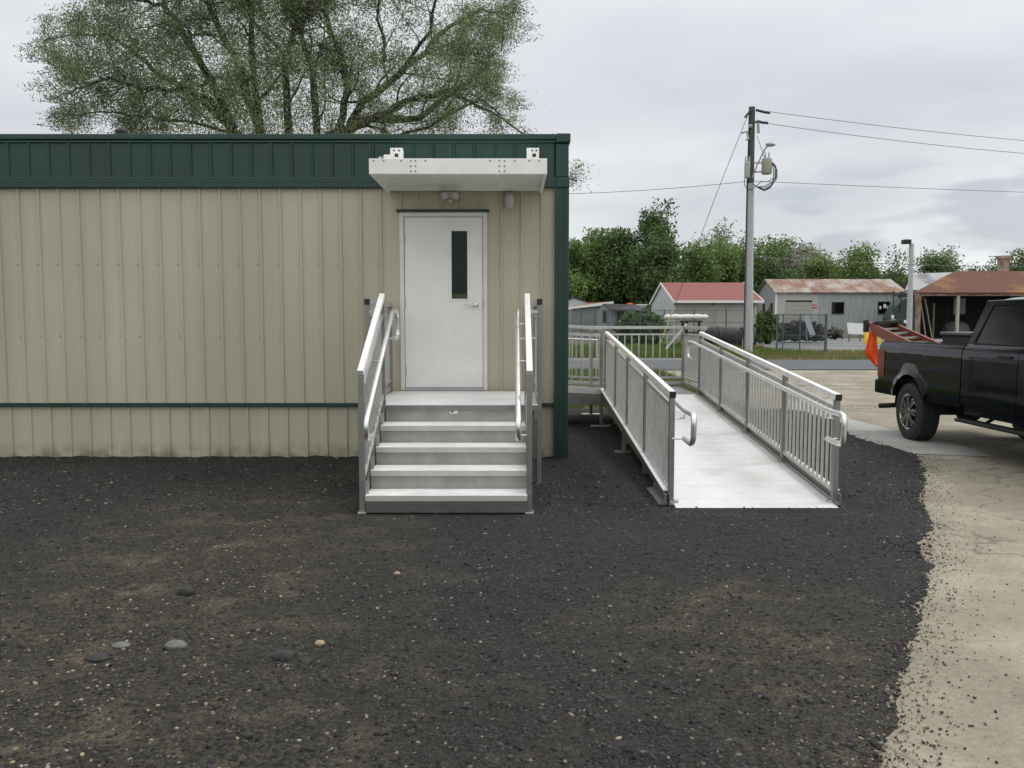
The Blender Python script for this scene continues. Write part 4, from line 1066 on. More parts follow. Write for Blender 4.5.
# ------------------------------------------------------------------ buildings beyond the road
def window(b_parent, x0, x1, z0, z1, Y, fr='dark', gl='tglass'):
    b = mb('dark' if fr == 'dark' else fr); t = .09
    b.box(x0, x0 + t, Y - .06, Y, z0, z1); b.box(x1 - t, x1, Y - .06, Y, z0, z1); b.box(x0 + t, x1 - t, Y - .06, Y, z0, z0 + t); b.box(x0 + t, x1 - t, Y - .06, Y, z1 - t, z1)
    w = b.build('window', b_parent); b = mb(gl); b.box(x0 + t, x1 - t, Y - .03, Y - .005, z0 + t, z1 - t); b.build('pane', w); return w
# red roofed garage
RY_ = 75.3
rg = thing('garage', (18, 81, 0), 'pale garage with a bright red gable roof across the road', 'garage')
x0 = 14.3; x1 = at(757, 300, RY_).x; ze = 3.55; zr = 5.35; yb2 = 87.6; ym = (RY_ + yb2) / 2
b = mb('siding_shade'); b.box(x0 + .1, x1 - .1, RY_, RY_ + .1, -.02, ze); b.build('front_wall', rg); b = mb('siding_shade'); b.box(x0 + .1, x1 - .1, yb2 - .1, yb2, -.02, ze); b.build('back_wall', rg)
b = mb('siding'); b.prism([(x0, RY_ + .01, -.02), (x0, yb2 - .01, -.02), (x0, yb2 - .01, ze), (x0, ym, zr - .1), (x0, RY_ + .01, ze)], (.1, 0, 0)); b.build('gable_wall', rg)
b = mb('siding'); b.prism([(x1 - .1, RY_ + .01, -.02), (x1 - .1, yb2 - .01, -.02), (x1 - .1, yb2 - .01, ze), (x1 - .1, ym, zr - .1), (x1 - .1, RY_ + .01, ze)], (.1, 0, 0)); b.build('gable_wall', rg)
b = mb('redroof')
for (ya, yc) in ((RY_ - .5, ym), (yb2 + .5, ym)):
    za = ze - .1; b.add([(x0 - .12, ya, za), (x1 + .4, ya, za), (x1 + .4, yc, zr), (x0 - .12, yc, zr), (x0 - .12, ya, za - .08), (x1 + .4, ya, za - .08), (x1 + .4, yc, zr - .08), (x0 - .12, yc, zr - .08)],
                        [(0, 1, 2, 3), (7, 6, 5, 4), (0, 4, 5, 1), (1, 5, 6, 2), (2, 6, 7, 3), (3, 7, 4, 0)])
rf = b.build('roof', rg)
b = mb('white'); b.box(x0 - .12, x1 + .4, RY_ - .6, RY_ - .505, ze - .28, ze - .06)
for (ya, yc) in ((RY_ - .5, ym), (yb2 + .5, ym)): b.bar((x0 - .15, ya, ze - .2), (x0 - .15, yc, zr - .1), .05, .26); b.bar((x1 + .44, ya, ze - .2), (x1 + .44, yc, zr - .1), .06, .28)
b.build('fascia_board', rf)
for px0, px1 in ((677, 710), (716, 747)):
    a_ = at(px0, 309, RY_); c_ = at(px1, 309, RY_); b = mb('gdoor')
    for k in range(5): b.box(a_.x, c_.x, RY_ - .05, RY_ - .003, .0 + k * .54, .52 + k * .54)
    b.build('garage_door', rg)
b = mb('dark'); p = at(713, 303.5, RY_); b.box(p.x - .12, p.x + .12, RY_ - .15, RY_, p.z - .1, p.z + .1); b.build('wall_lamp', rg)
# corrugated building
GY = 90
cg = thing('corrugated_warehouse', (34.6, 93, 0), 'long grey corrugated metal warehouse with a rust-streaked roof', 'warehouse')
x0, xm, x1 = 27.8, at(818, 300, GY).x, at(903, 300, GY).x; ze = 4.75; zr = at(770, 279, 93.2).z; yb2 = 96.6; ym = 93.3
b = mb('galv_pale')
def corrug(b, x0, x1, z0, z1, y, sp=.3, d=.03):
    n = max(2, int((x1 - x0) / sp * 2)); vs = []
    for k in range(n + 1): x = x0 + (x1 - x0) * k / n; vs += [(x, y - (d if k % 2 else 0), z0), (x, y - (d if k % 2 else 0), z1)]
    b.add(vs, [(2 * k, 2 * k + 2, 2 * k + 3, 2 * k + 1) for k in range(n)])
corrug(b, x0, xm, -.02, ze, GY); b.use('white'); b.box(x0 - .08, x0 + .12, GY - .1, GY - .035, -.02, ze); b.build('front_wall', cg, label='paler corrugated wall section with the roller door')
b = mb('galv'); corrug(b, xm, x1, -.02, ze, GY); b.box(x0, x1, yb2, yb2 + .1, -.02, ze); b.box(x1 - .1, x1, GY + .05, yb2, -.02, ze); b.build('side_wall', cg)
b = mb('galv'); b.prism([(x0, GY + .01, -.02), (x0, yb2, -.02), (x0, yb2, ze), (x0, ym, zr - .1), (x0, GY + .01, ze)], (.1, 0, 0)); gw_ = b.build('gable_wall', cg)
b = mb('dark'); b.box(x0 - .03, x0 - .002, 91.0, 91.8, 1.9, 3.6); b.box(x0 - .03, x0 - .002, 93.8, 94.6, 1.9, 3.6); b.build('gable_window', gw_)
b = mb('rustroof')
for (ya, yc) in ((GY - .35, ym), (yb2 + .4, ym)):
    za = ze - .02; b.add([(x0 - .25, ya, za), (x1 + .3, ya, za), (x1 + .1, yc, zr), (x0 - .25, yc, zr), (x0 - .25, ya, za - .1), (x1 + .3, ya, za - .1), (x1 + .1, yc, zr - .1), (x0 - .25, yc, zr - .1)],
                         [(0, 1, 2, 3), (7, 6, 5, 4), (0, 4, 5, 1), (1, 5, 6, 2), (2, 6, 7, 3), (3, 7, 4, 0)])
b.build('roof', cg)
a_, c_ = at(785.5, 300.5, GY), at(812, 300.5, GY)
b = mb('gdoor'); 
for k in range(8): b.box(a_.x, c_.x, GY - .07, GY - .035, .0 + k * .47, .45 + k * .47)
gd = b.build('roller_door', cg); b = mb('dark'); b.box(a_.x, c_.x, GY - .10, GY - .035, a_.z - .15, a_.z + .02); b.build('door_lintel', gd)
p = at(814.5, 306.5, GY); b = mb('redsign'); b.box(p.x - .22, p.x + .22, GY - .06, GY - .035, p.z - .2, p.z + .2); b.use('white'); b.box(p.x - .17, p.x + .17, GY - .065, GY - .061, p.z - .03, p.z + .04); b.build('wall_sign', cg)
for px0, px1, y0, y1 in ((831.5, 844, 302, 314), (877.5, 890, 301.5, 314)):
    a_, c_ = at(px0, y1, GY), at(px1, y0, GY); w = window(cg, a_.x, c_.x, a_.z, c_.z, GY - .035, 'clutter', 'tglass')
b = mb('board'); 
for px0, px1, y0, y1 in ((879, 881, 306, 309), (883, 886, 304, 308), (886.5, 888, 306, 309)):
    a_, c_ = at(px0, y1, GY), at(px1, y0, GY); b.box(a_.x, c_.x, GY - .085, GY - .078, a_.z, c_.z)
b.build('reflector', cg)
# rusty open shed
SY = 80
sh = thing('open_shed', (46, 86, 0), 'open-fronted shed with a rust-brown tin roof at the right', 'shed')
x0 = at(915, 293, SY).x; x1 = x0 + 24; ze = at(915, 292, SY).z; SR_ = 83.0; xr = at(955, 271, SR_).x; zr = at(955, 271, SR_).z
b = mb('rust'); b.add([(x0 - .3, SY - .4, ze - .05), (x1, SY - .4, ze - .05), (x1, SR_, zr), (xr, SR_, zr), (x0 - .3, SY - .4, ze - .15), (x1, SY - .4, ze - .15), (x1, SR_, zr - .1), (xr, SR_, zr - .1)],
                [(0, 1, 2, 3), (7, 6, 5, 4), (0, 4, 5, 1), (1, 5, 6, 2), (2, 6, 7, 3), (3, 7, 4, 0)])
b.add([(xr, SR_ + .01, zr), (x1, SR_ + .01, zr), (x1, 88.5, ze), (xr, 88.5, ze)], [(0, 1, 2, 3)]); b.add([(x0 - .3, SY - .38, ze - .06), (xr, SR_ + .01, zr - .01), (xr, 88.5, ze)], [(0, 1, 2)]); b.build('roof', sh)
b = mb('dark_wood'); b.box(x0 + 2.2, x1, 88.3, 88.4, -.02, ze); b.box(x1 - .1, x1, SY, 88.3, -.02, ze)
b.prism([(x0 - .02, SY + .3, -.02), (x0 + 2.2, 88.3, -.02), (x0 + 2.2, 88.3, ze), (x0 - .02, SY + .3, ze)], (.08, 0, 0)); b.build('back_wall', sh)
g2 = thing('grey_roof_shed', (49, 97, 0), 'building with a pale grey tin roof half hidden behind the rusty shed', 'building')
q0, q1, q2, q3 = at(905, 290, 94), at(975, 290, 94), at(975, 271.5, 98), at(912, 273.5, 98)
b = mb('greyroof'); b.add([q0, q1, q2, q3, (q3.x, 102, q0.z), (q2.x, 102, q0.z)], [(0, 1, 2, 3), (3, 2, 5, 4)]); b.build('roof', g2)
b = mb('galv_pale'); b.box(q0.x + .2, q1.x - .2, 94.3, 94.4, -.02, q0.z - .02); b.build('front_wall', g2)
b = mb('brick'); b.box(x0, x1, SY - .2, SY, ze - .36, ze - .17); b.build('header_beam', sh)
for px, w, m_ in ((917, .5, 'brick'), (957, .26, 'palewood'), (1010, .22, 'dark_wood')):
    p = at(px, 320, SY); b = mb(m_); b.box(p.x - w / 2, p.x + w / 2, SY - .15, SY + .1, -.02, ze - .365); b.build('post', sh)
b = mb('brick'); a_, c_ = at(999, 275, 84), at(1007, 259, 84); b.box(a_.x, c_.x, 83.6, 84.4, zr - .6, c_.z); b.box(a_.x - .15, c_.x + .15, 83.5, 84.5, c_.z, c_.z + .3); p = at(1003, 255.5, 84); b.tube([(p.x, 84, c_.z + .3), (p.x, 84, p.z)], [.3, .12], 8); b.build('chimney', sh)
a_, c_ = at(953.5, 314, 88.2), at(966, 298, 88.2); b = mb('bluegrey'); b.box(a_.x, c_.x, 88.24, 88.29, a_.z, c_.z); b.build('back_window', sh)
for k, (xa, ya, xb, yb3, m_, lab) in enumerate(((920, 299, 926, 337, 'palewood', 'pale plank leaning inside the rusty shed, nearest its left post'), (925, 299, 932, 337, 'palewood', 'pale plank leaning inside the rusty shed, second from its left post'),
                                           (934, 303, 933, 337, 'wood', 'thin upright pale plank standing inside the rusty shed'), (950, 303, 943, 337, 'dark_wood', 'dark plank leaning the other way inside the rusty shed'))):
    b = mb(m_); Y = 81.2 + k * .4; b.bar(at(xa, ya, Y), Vector((at(xb, yb3, Y).x, Y, 0)), .15, .08); tag(b.build('plank'), lab, 'plank', 'planks leaning in the shed')
b = mb('rock'); p = at(956, 335, 84); b.blob((p.x, 84, .7), (1.3, 1.2, 1.0), 14, .04); tag(b.build('drum', smooth=True), 'round grey drum lying inside the rusty shed', 'drum')
# green tank
gt = thing('green_tank', (37.2, 79, 0), 'dark green rounded steel tank beside the rusty shed', 'tank')
b = mb('tank'); a_ = at(888, 330, 78.5); c_ = at(914, 297, 78.5)
prof = [(a_.x, 0), (a_.x, c_.z - 1.9), (a_.x + .5, c_.z - .8), (a_.x + 1.2, c_.z - .15), (c_.x - .3, c_.z), (c_.x, c_.z - .5), (c_.x, 0)]
b.prism([(x, 78.0, z) for x, z in prof], (0, 1.8, 0)); b.build('shell', gt, bevel=.1)
b = mb('cable')
for px in (893.5, 901): b.tube([at(px, 312, 77.9), at(px, 291, 77.9)], .06, 6)
b.tube([at(893.5, 296, 77.9), at(906, 291, 77.9)], .06, 6); b.build('guard_pipe', gt)
b = mb('board'); 
for px0, px1, y0, y1 in ((890.5, 896, 319.5, 321), (891.5, 894, 315, 318.5), (904, 907, 320, 323)):
    a_, c_ = at(px0, y1, 77.95), at(px1, y0, 77.95); b.box(a_.x, c_.x, 77.94, 77.99, a_.z, c_.z)
b.build('marking', gt)

# small sheds on the left
def gable_shed(name, x0, x1, y0, y1, ze, zr, wm, rm, label, ridge='x', over=.15, door=None):
    t = thing(name, ((x0 + x1) / 2, (y0 + y1) / 2, 0), label, 'shed')
    b = mb(wm)
    if ridge == 'x':
        ym = (y0 + y1) / 2; b.prism([(x0, y0, -.02), (x0, y1, -.02), (x0, y1, ze), (x0, ym, zr), (x0, y0, ze)], (x1 - x0, 0, 0))
    else:
        xm = (x0 + x1) / 2; b.prism([(x0, y0, -.02), (x1, y0, -.02), (x1, y0, ze), (xm, y0, zr), (x0, y0, ze)], (0, y1 - y0, 0))
    b.build('walls', t)
    b = mb(rm)
    if ridge == 'x':
        for ya in (y0 - over, y1 + over): b.prism([(x0 - over, ya, ze - .02), (x0 - over, ym, zr + .03), (x0 - over, ym, zr + .13), (x0 - over, ya, ze + .08)], (x1 - x0 + 2 * over, 0, 0))
    else:
        for xa in (x0 - over, x1 + over): b.prism([(xa, y0 - over, ze - .02), (xm, y0 - over, zr + .03), (xm, y0 - over, zr + .13), (xa, y0 - over, ze + .08)], (0, y1 - y0 + 2 * over, 0))
    b.build('roof', t)
    if door:
        b = mb(door); b.box(x0 + (x1 - x0) * .3, x0 + (x1 - x0) * .6, y0 - .04, y0 - .002, 0, ze * .8); b.build('door', t)
    return t
p = lambda px, py, Y: at(px, py, Y)
gable_shed('white_shed', p(556, 300, 84).x, p(592, 300, 84).x, 84, 92, p(592, 304, 84).z, p(575, 298, 84).z, 'siding', 'darkroof', 'white gabled shed at far left behind the building corner', 'y')
a_ = p(572, 308, 76); c_ = p(603, 308, 76)
t = thing('lean_to_shed', ((a_.x + c_.x) / 2, 77, 0), 'grey metal shed with a sloping red roof behind the ramp', 'shed')
b = mb('shedgrey'); b.prism([(a_.x, 76, -.02), (c_.x, 76, -.02), (c_.x, 76, 3.25), (a_.x, 76, 2.75)], (0, 5, 0)); b.build('walls', t)
b = mb('white'); zt = p(575, 307, 76).z
b.prism([(a_.x - .4, 75.7, zt - .22), (c_.x + .9, 75.7, zt + .25), (c_.x + .9, 75.7, zt + .5), (a_.x - .4, 75.7, zt)], (0, .1, 0)); b.build('fascia_board', t)
b = mb('redroof'); b.add([(a_.x - .4, 75.75, zt + .01), (c_.x + .9, 75.75, zt + .5), (p(619, 301, 81).x, 81, p(619, 301, 81).z), (p(588, 306, 81).x, 81, p(595, 303, 81).z)], [(0, 1, 2, 3)]); b.build('roof', t)
a_ = p(597.5, 310, 70); c_ = p(609.5, 310, 70); 
t = thing('gable_shed', (a_.x + 1.5, 72, 0), 'small grey gabled shed with a long charcoal roof', 'shed')
xm = (a_.x + c_.x) / 2
b = mb('shedgrey'); b.prism([(a_.x, 70, -.02), (c_.x, 70, -.02), (c_.x, 70, p(0, 309, 70).z), (xm, 70, p(0, 304, 70).z), (a_.x, 70, p(0, 309, 70).z)], (2.6, 4, 0)); b.build('walls', t)
b = mb('darkroof'); za, zc = p(0, 309.5, 70).z, p(0, 303.6, 70).z; xe = p(648, 305, 70).x
b.add([(c_.x, 69.9, za), (xe, 71, za), (xe - .6, 73, zc), (xm, 69.9, zc)], [(0, 1, 2, 3)]); b.add([(xm - .0, 69.9, zc), (xe - .6, 73, zc), (xe - .8, 75, za), (a_.x - .1, 69.9, za)], [(0, 1, 2, 3)])
b.build('roof', t); b = mb('clutter'); b.box(c_.x + .1, xe, 71.2, 74, -.02, za - .02); b.build('side_wall', t)
b = mb('dark'); b.box(xm - .05, xm + .25, 69.95, 69.995, 1.6, 2.5); b.build('shed_window', t)
b = mb('bluegrey'); a_, c_ = at(640, 310, 74), at(649, 305, 74); b.box(a_.x, c_.x, 75.2, 77, 0, c_.z); b.use('white'); b.box(a_.x - .05, c_.x + .05, 75.1, 77.1, c_.z, c_.z + .1); tag(b.build('utility_cabinet'), 'small blue-grey cabinet with white top behind the charcoal shed', 'cabinet')
b = mb('flag'); q = at(633, 303.5, 76); b.blob((q.x, 78, q.z - .05), (.35, .3, .14), 10, .1)
b.use('wood'); b.box(q.x - .3, q.x + .3, 77.8, 78.2, 0, q.z - .1); tag(b.build('orange_barrel', smooth=False), 'post with an orange top poking above the charcoal shed roof', 'barrel')

# ------------------------------------------------------------------ yard clutter
def pile(name, px0, px1, ytop, Y, mats, label, cat, n=26, depth=2.0, rmin=.25, rmax=.6):
    b = MB(); a_ = at(px0, 320, Y).x; c_ = at(px1, 320, Y).x; zt = at(px0, ytop, Y).z
    for k in range(n):
        m_ = random.choice(mats); b.use(m_); r = random.uniform(rmin, rmax); x = random.uniform(a_ + r * .6, c_ - r * .6); y = Y + random.uniform(0, depth)
        h = zt * (1 - .5 * abs(2 * (x - a_) / max(.1, c_ - a_) - 1) ** 3) - r * .6
        z = random.uniform(.2, max(.25, h)); b.blob((x, y, z), (r, r * .8, r * .7), 8, .25)
    return tag(b.build(name), label, cat)
pile('tyre_heap', 783, 830, 320, 66, ['clutter', 'clutter', 'clutter', 'rock_dark'], 'long low dark pile of scrap behind the chain-link gate', 'heap', 420, 3.0, .08, .26)
pile('rubble_heap', 829, 846, 326, 74, ['clutter', 'brown', 'rock'], 'small brown and grey rubble heap below the warehouse window', 'heap', 90, 1, .08, .22)
# pipes / big black cylinder
for (px0, px1, y0, y1, Y, lab) in ((704, 740, 327, 348, 52, 'long black cylindrical tank lying left of the utility pole'), (736, 750, 327, 352, 48, 'short black drum lying end-on beside the utility pole')):
    a_ = at(px0, y1, Y); c_ = at(px1, y0, Y); r = (c_.z - 0) / 2
    t = thing('black_tank', ((a_.x + c_.x) / 2, Y, 0), lab, 'tank')
    b = mb('clutter'); b.lathe([(a_.x - .0, .001), (a_.x + .1, r * .7), (a_.x + .35, r * .97), (a_.x + .5, r), (c_.x - .5, r), (c_.x - .3, r * .95), (c_.x, r * .7), (c_.x + .05, .001)], (0, Y, r), 'x', 22); b.build('shell', t, smooth=True)
    b = mb('dark'); b.lathe([(a_.x + .8, r + .001), (a_.x + .8, r + .04), (a_.x + .95, r + .04), (a_.x + .95, r + .001)], (0, Y, r), 'x', 22); b.box(a_.x + .3, c_.x - .3, Y - r * .6, Y + r * .6, -.02, .2); b.build('cradle', t)
b = mb('palewood'); a_, c_ = at(743.5, 350, 44), at(748.5, 340, 44); b.box(a_.x, c_.x, 44, 44.3, -.02, c_.z); b.use('wood'); b.box(a_.x - .03, c_.x + .03, 43.97, 44.33, c_.z, c_.z + .04); tag(b.build('wooden_box', bevel=.01), 'small tan wooden box at the foot of the utility pole', 'box')
# tarp roll on a rack
rk = thing('pipe_rack', (10.2, 50, 0), 'white wrapped pipe bundle lying on a black steel stand behind the ramp', 'rack')
a_, c_ = at(664, 317, 50), at(708, 317, 50); b = mb('tarp'); n = 16; pts = []; rs = []
for k in range(n + 1): t = k / n; q = a_.lerp(c_, t); q.z += .01 * math.sin(k * 2.1); pts.append(q); rs.append((.15 + .02 * math.sin(k * 1.7)) * (1 if 0 < k < n else .4))
b.tube(pts, rs, 12); b.build('wrapped_pipe', rk, smooth=True)
b = mb('dark'); zz = at(690, 320.5, 50).z
for px in (682.5, 686.5, 699): x = at(px, 320, 50).x; b.box(x - .07, x + .07, 49.9, 50.05, -.02, zz)
x0, x1 = at(680, 320, 50).x, at(702, 320, 50).x; b.box(x0, x1, 49.85, 50.15, zz - .08, zz); b.box(x0, x1, 49.9, 50.0, .95, 1.03); b.box(at(690, 0, 50).x, at(700, 0, 50).x, 49.8, 50.2, .5, .85); b.build('stand', rk)
# plank, board, bollards
b = mb('bluegrey'); b.bar(at(806, 316, 60), at(813, 336, 60), .38, .06, up=(0, -1, 0)); b.bar(at(806.2, 319, 60.04), Vector((at(808, 340, 61).x, 61.2, 0)), .08, .06); tag(b.build('chute'), 'pale blue-grey slanting plank behind the chain-link gate', 'plank')
sb = thing('white_board', (at(855, 330, 70).x, 70, 0), 'white panel leaning by the yellow posts below the warehouse', 'board')
b = mb('board'); q = [at(847, 322.5, 70), at(863, 323.5, 70), at(864, 334.5, 70), at(848.5, 334, 70)]; b.prism(q, (0, .06, 0)); b.build('panel', sb)
b = mb('wood'); 
for px in (850, 861): x = at(px, 330, 70).x; b.box(x - .05, x + .05, 70.07, 70.17, -.01, 1.3)
b.build('leg', sb)
for (px, w, lab) in ((866.5, 4.2, 'widest yellow bollard, seen just left of the ladder end'), (879.5, 3.5, 'second yellow bollard, under the ladder'), (885, 1.8, 'thin yellow bollard, right of the other two')):
    q = at(px, 330, 62); r = w / 2 * 62 / F; b = mb('yellow'); zt = at(px, 330, 62).z; b.lathe([(-.02, r), (zt - r * .5, r), (zt - r * .15, r * .8), (zt, .001)], (q.x, 62, 0), 'z', 14); tag(b.build('bollard', smooth=True), lab, 'bollard', 'yellow bollards beyond the road')
b = mb('board'); q = at(624.5, 321, 62); b.blob((q.x, 62, q.z), (.45, .35, .12), 10, .1); b.use('clutter'); b.box(q.x - .6, q.x + .6, 61.8, 62.4, 0, q.z - .08)
tag(b.build('covered_cart'), 'low dark cart with a white cover left of the garage', 'cart')

# chain-link fence and gate
def mesh_fabric(b, p, q, z0, z1, sp=.14, w=.010):
    p = Vector(p); q = Vector(q); L_ = (q - p).length; d = (q - p) / L_; h = z1 - z0; n = int((L_ + h) / sp)
    for k in range(n):
        s0 = k * sp - h
        for sg in (1, -1):
            ta, tb2 = (s0, s0 + h) if sg > 0 else (s0 + h, s0)
            za, zb = z0, z1
            # clip to the panel
            def pt(t, z): return Vector((p.x + d.x * t, p.y + d.y * t, z))
            A, B = [ta, za], [tb2, zb]
            if ta == tb2: continue
            def clip(P_, Q_):
                t0 = P_[0]
                if t0 < 0: f = (0 - P_[0]) / (Q_[0] - P_[0]); return [0, P_[1] + (Q_[1] - P_[1]) * f]
                if t0 > L_: f = (L_ - P_[0]) / (Q_[0] - P_[0]); return [L_, P_[1] + (Q_[1] - P_[1]) * f]
                return P_
            A2 = clip(A, B); B2 = clip(B, A)
            if abs(A2[0] - B2[0]) < .02: continue
            a3, b3 = pt(*A2), pt(*B2); b.bar(a3, b3, w, w)
ga = thing('chain_link_gate', (14, 41.5, 0), 'grey chain-link gate panels standing across the road', 'gate')
gx0, gx1 = at(776.5, 330, 42).x, at(826, 330, 42).x; gzt = at(0, 314, 42).z
for px, m_, r in ((777, 'chain', .05), (783, 'chain', .03), (800, 'chain', .035), (826, 'bluegrey', .07)):
    x = at(px, 330, 42).x; b = mb('chain'); b.tube([(x, 42, -.02), (x, 42, gzt)], r, 8); b.build('post', ga)
b = mb('chain'); b.tube([(gx0, 42, gzt - .03), (gx1, 42, gzt - .03)], .025, 6); b.tube([(gx0, 42, .95), (gx1, 42, .95)], .022, 6); b.tube([(gx0, 42, .12), (gx1, 42, .12)], .022, 6); b.build('gate_rail', ga)
b = mb('chain'); mesh_fabric(b, (gx0, 42, 0), (gx1, 42, 0), .12, gzt - .05, .10, .007); b.build('mesh_panel', ga)
fe = thing('chain_link_fence', (8, 56, 0), 'chain-link fence running behind the grass, left of the utility pole', 'fence')
FY = 56; fx0, fx1 = at(540, 320, FY).x, at(752, 320, FY).x; fzt = at(0, 310, FY).z
for px in (581, 595, 608, 640, 664, 694, 726, 750):
    x = at(px, 330, FY).x; b = mb('chain'); b.tube([(x, FY, -.02), (x, FY, fzt + (.15 if px == 726 else 0))], .045, 6); b.build('post', fe)
b = mb('chain'); b.tube([(fx0, FY, fzt - .03), (fx1, FY, fzt - .03)], .022, 6); b.tube([(fx0, FY, 1.55), (fx1, FY, 1.55)], .02, 6); b.build('fence_rail', fe)
b = mb('chain'); mesh_fabric(b, (fx0, FY, 0), (fx1, FY, 0), .1, fzt - .05, .17, .008); b.build('mesh_panel', fe)

# ------------------------------------------------------------------ trees
def leaf_mesh(name, cen, size, m, parent, aspect=.5, outdir=None):
    n = len(cen); cen = np.asarray(cen)
    a = rng.normal(size=(n, 3)); a /= np.linalg.norm(a, axis=1)[:, None]; c = rng.normal(size=(n, 3)); bb = np.cross(a, c); bb /= np.linalg.norm(bb, axis=1)[:, None]
    s = (size * rng.uniform(.6, 1.35, n))[:, None]
    v = np.stack([cen - a * s, cen + bb * s * aspect - a * s * .1, cen + a * s, cen - bb * s * aspect + a * s * .1], 1).reshape(-1, 3)
    return np_mesh(name, v, np.arange(4 * n).reshape(n, 4), [m], parent)
def rvec(): return Vector((random.gauss(0, 1), random.gauss(0, 1), random.gauss(0, 1))).normalized()
def grow(b, p, d, L_, r, depth, tips, up=.1, wob=.25, nseg=5, fork=(2, 3), shrink=.68, spread=.7, rmin=.006, leafy=1):
    pts = [p.copy()]; rs = [r]; dd = d.copy()
    for k in range(nseg):
        dd = (dd + rvec() * wob * .5 + Vector((0, 0, up * .3))).normalized(); p = p + dd * L_ / nseg; pts.append(p.copy()); rs.append(max(rmin, r * (1 - .55 * (k + 1) / nseg)))
        if depth <= leafy: tips.append((p.copy(), depth))
        if depth > 0 and k >= 1 and random.random() < .55:
            nd = (dd + rvec() * spread * 1.1).normalized(); grow(b, p, nd, L_ * shrink * random.uniform(.6, 1), rs[-1] * .55, depth - 1, tips, up, wob, nseg, fork, shrink, spread, rmin, leafy)
    b.tube(pts, rs, 5 if r < .06 else 7, cap=False)
    if depth > 0:
        for k in range(random.randint(*fork)):
            nd = (dd + rvec() * spread).normalized(); grow(b, p, nd, L_ * shrink * random.uniform(.75, 1.1), rs[-1] * .75, depth - 1, tips, up, wob, nseg, fork, shrink, spread, rmin, leafy)

# the big willow oak behind the building
TY = 25.0
ok = thing('willow_oak', (-6.7, TY, 0), 'big wide spreading tree with fine grey-green leaves behind the beige building', 'tree')
b = mb('bark'); tips = []
base = Vector((-6.7, TY, 0))
limbs = [
 [(232, 134), (210, 100), (181, 111 - 20), (146, 88), (111, 79), (85, 86), (62, 94)],
 [(235, 136), (211, 79), (187, 44), (176, 18), (160, 5), (140, 1), (120, -10)],
 [(240, 134), (190, 91), (158, 73), (130, 50), (108, 35), (80, 35), (45, 40)],
 [(258, 134), (240, 70), (215, 20), (200, -30), (190, -80)],
 [(289, 130), (285, 58), (297, 18), (300, -30), (310, -90)],
 [(286, 60), (262, 30), (240, 10), (215, -30)],
 [(318, 150), (313, 70), (300, 35), (312, 0), (325, -60)],
 [(339, 129), (348, 88), (339, 53), (321, 6), (330, -60), (350, -110)],
 [(348, 132), (362, 102), (400, 73), (424, 53), (450, 25), (480, 10), (510, 14)],
 [(330, 135), (377, 117), (406, 102), (447, 91), (470, 100), (500, 118)],
 [(383, 62), (385, 45), (377, 17), (380, -30), (400, -90)],
 [(400, 73), (430, 30), (440, -20), (450, -60)],
 [(245, 140), (205, 125), (150, 118), (100, 112), (70, 115)],
 [(360, 120), (420, 118), (470, 80), (500, 60), (515, 45)],
 [(262, 134), (250, 40), (250, -20), (235, -90)],
 [(360, 150), (430, 125), (480, 100), (520, 132), (530, 138)],
 [(345, 170), (440, 150), (520, 165), (562, 178), (577, 181)],
]
hub = at(285, 205, TY)
b.tube([base + Vector((0, 0, -.05)), Vector((-6.7, TY, 1.5)), hub], [.7, .5, .42], 12)
for li, lb in enumerate(limbs):
    Yd = TY + ((li * 37) % 11 - 5) * .42
    starts_low = lb[0][1] > 100
    P = [at(x, y, TY + (Yd - TY) * (k + 1) / len(lb)) for k, (x, y) in enumerate(lb)]
    if starts_low: P = [hub + Vector((random.uniform(-.3, .3), random.uniform(-.3, .3), -.6))] + P
    # resample with wobble
    Q = []
    for k in range(len(P) - 1):
        for t in (0, .33, .66): Q.append(P[k].lerp(P[k + 1], t) + rvec() * .05)
    Q.append(P[-1]); n = len(Q); r0 = .135 if starts_low else .06
    if li in (12, 15, 16): r0 = .06
    if li in (0, 2): r0 = .095
    rs = [max(.018, r0 * (1 - .9 * k / (n - 1)) ** .8) for k in range(n)]
    b.tube(Q, rs, 8, cap=False)
    for k in range(max(2, int(n * .25)), n):
        t = k / n
        if li == 16 and t < .86: continue
        dmain = (Q[k] - Q[k - 1]).normalized()
        for rep in range(2 if t > .45 else 1):
            if random.random() < (.55 + .5 * t):
                nd = (dmain * .55 + rvec() * .75 + Vector((0, 0, .15))).normalized()
                grow(b, Q[k], nd, random.uniform(.7, 1.5) * (1.15 - .4 * t) * (.3 if li == 16 else 1), rs[k] * .4, 2, tips, up=.05, wob=.5, nseg=4, fork=(1, 2), shrink=.62, spread=.8, rmin=.007)
TP = np.array([tuple(t[0]) for t in tips])
# keep the crown inside its real outline (surveyed left and right edge by height)
def pxy(P):
    dy, dz = P[:, 1], P[:, 2] - H; c = dy * math.cos(TH) - dz * math.sin(TH); u = dz * math.cos(TH) + dy * math.sin(TH)
    return 512 + F * P[:, 0] / c, 384 - F * u / c
def inside(P, mg=0):
    X, Y_ = pxy(P)
    lft = np.interp(Y_, [-140, -60, 0, 20, 40, 60, 80, 100, 112, 134, 170], [150, 95, 66, 58, 32, 44, 50, 44, 66, 56, 70])
    rgt = np.interp(Y_, [-140, -60, 0, 22, 40, 60, 85, 100, 134, 150, 165, 190], [420, 470, 505, 534, 515, 498, 506, 512, 520, 520, 590, 590])
    nz = 13 * np.sin(Y_ * .19 + 1) + 9 * np.sin(Y_ * .47 + 2.1) + 6 * np.sin(Y_ * 1.1)
    return (X > lft + 4 + nz - mg) & (X < rgt - 4 + nz * .9 + mg)
BV = np.array(b.v); okv = inside(BV, 12) | (BV[:, 2] < 5)
keep = [i for i, f in enumerate(b.f) if all(okv[list(f)])]
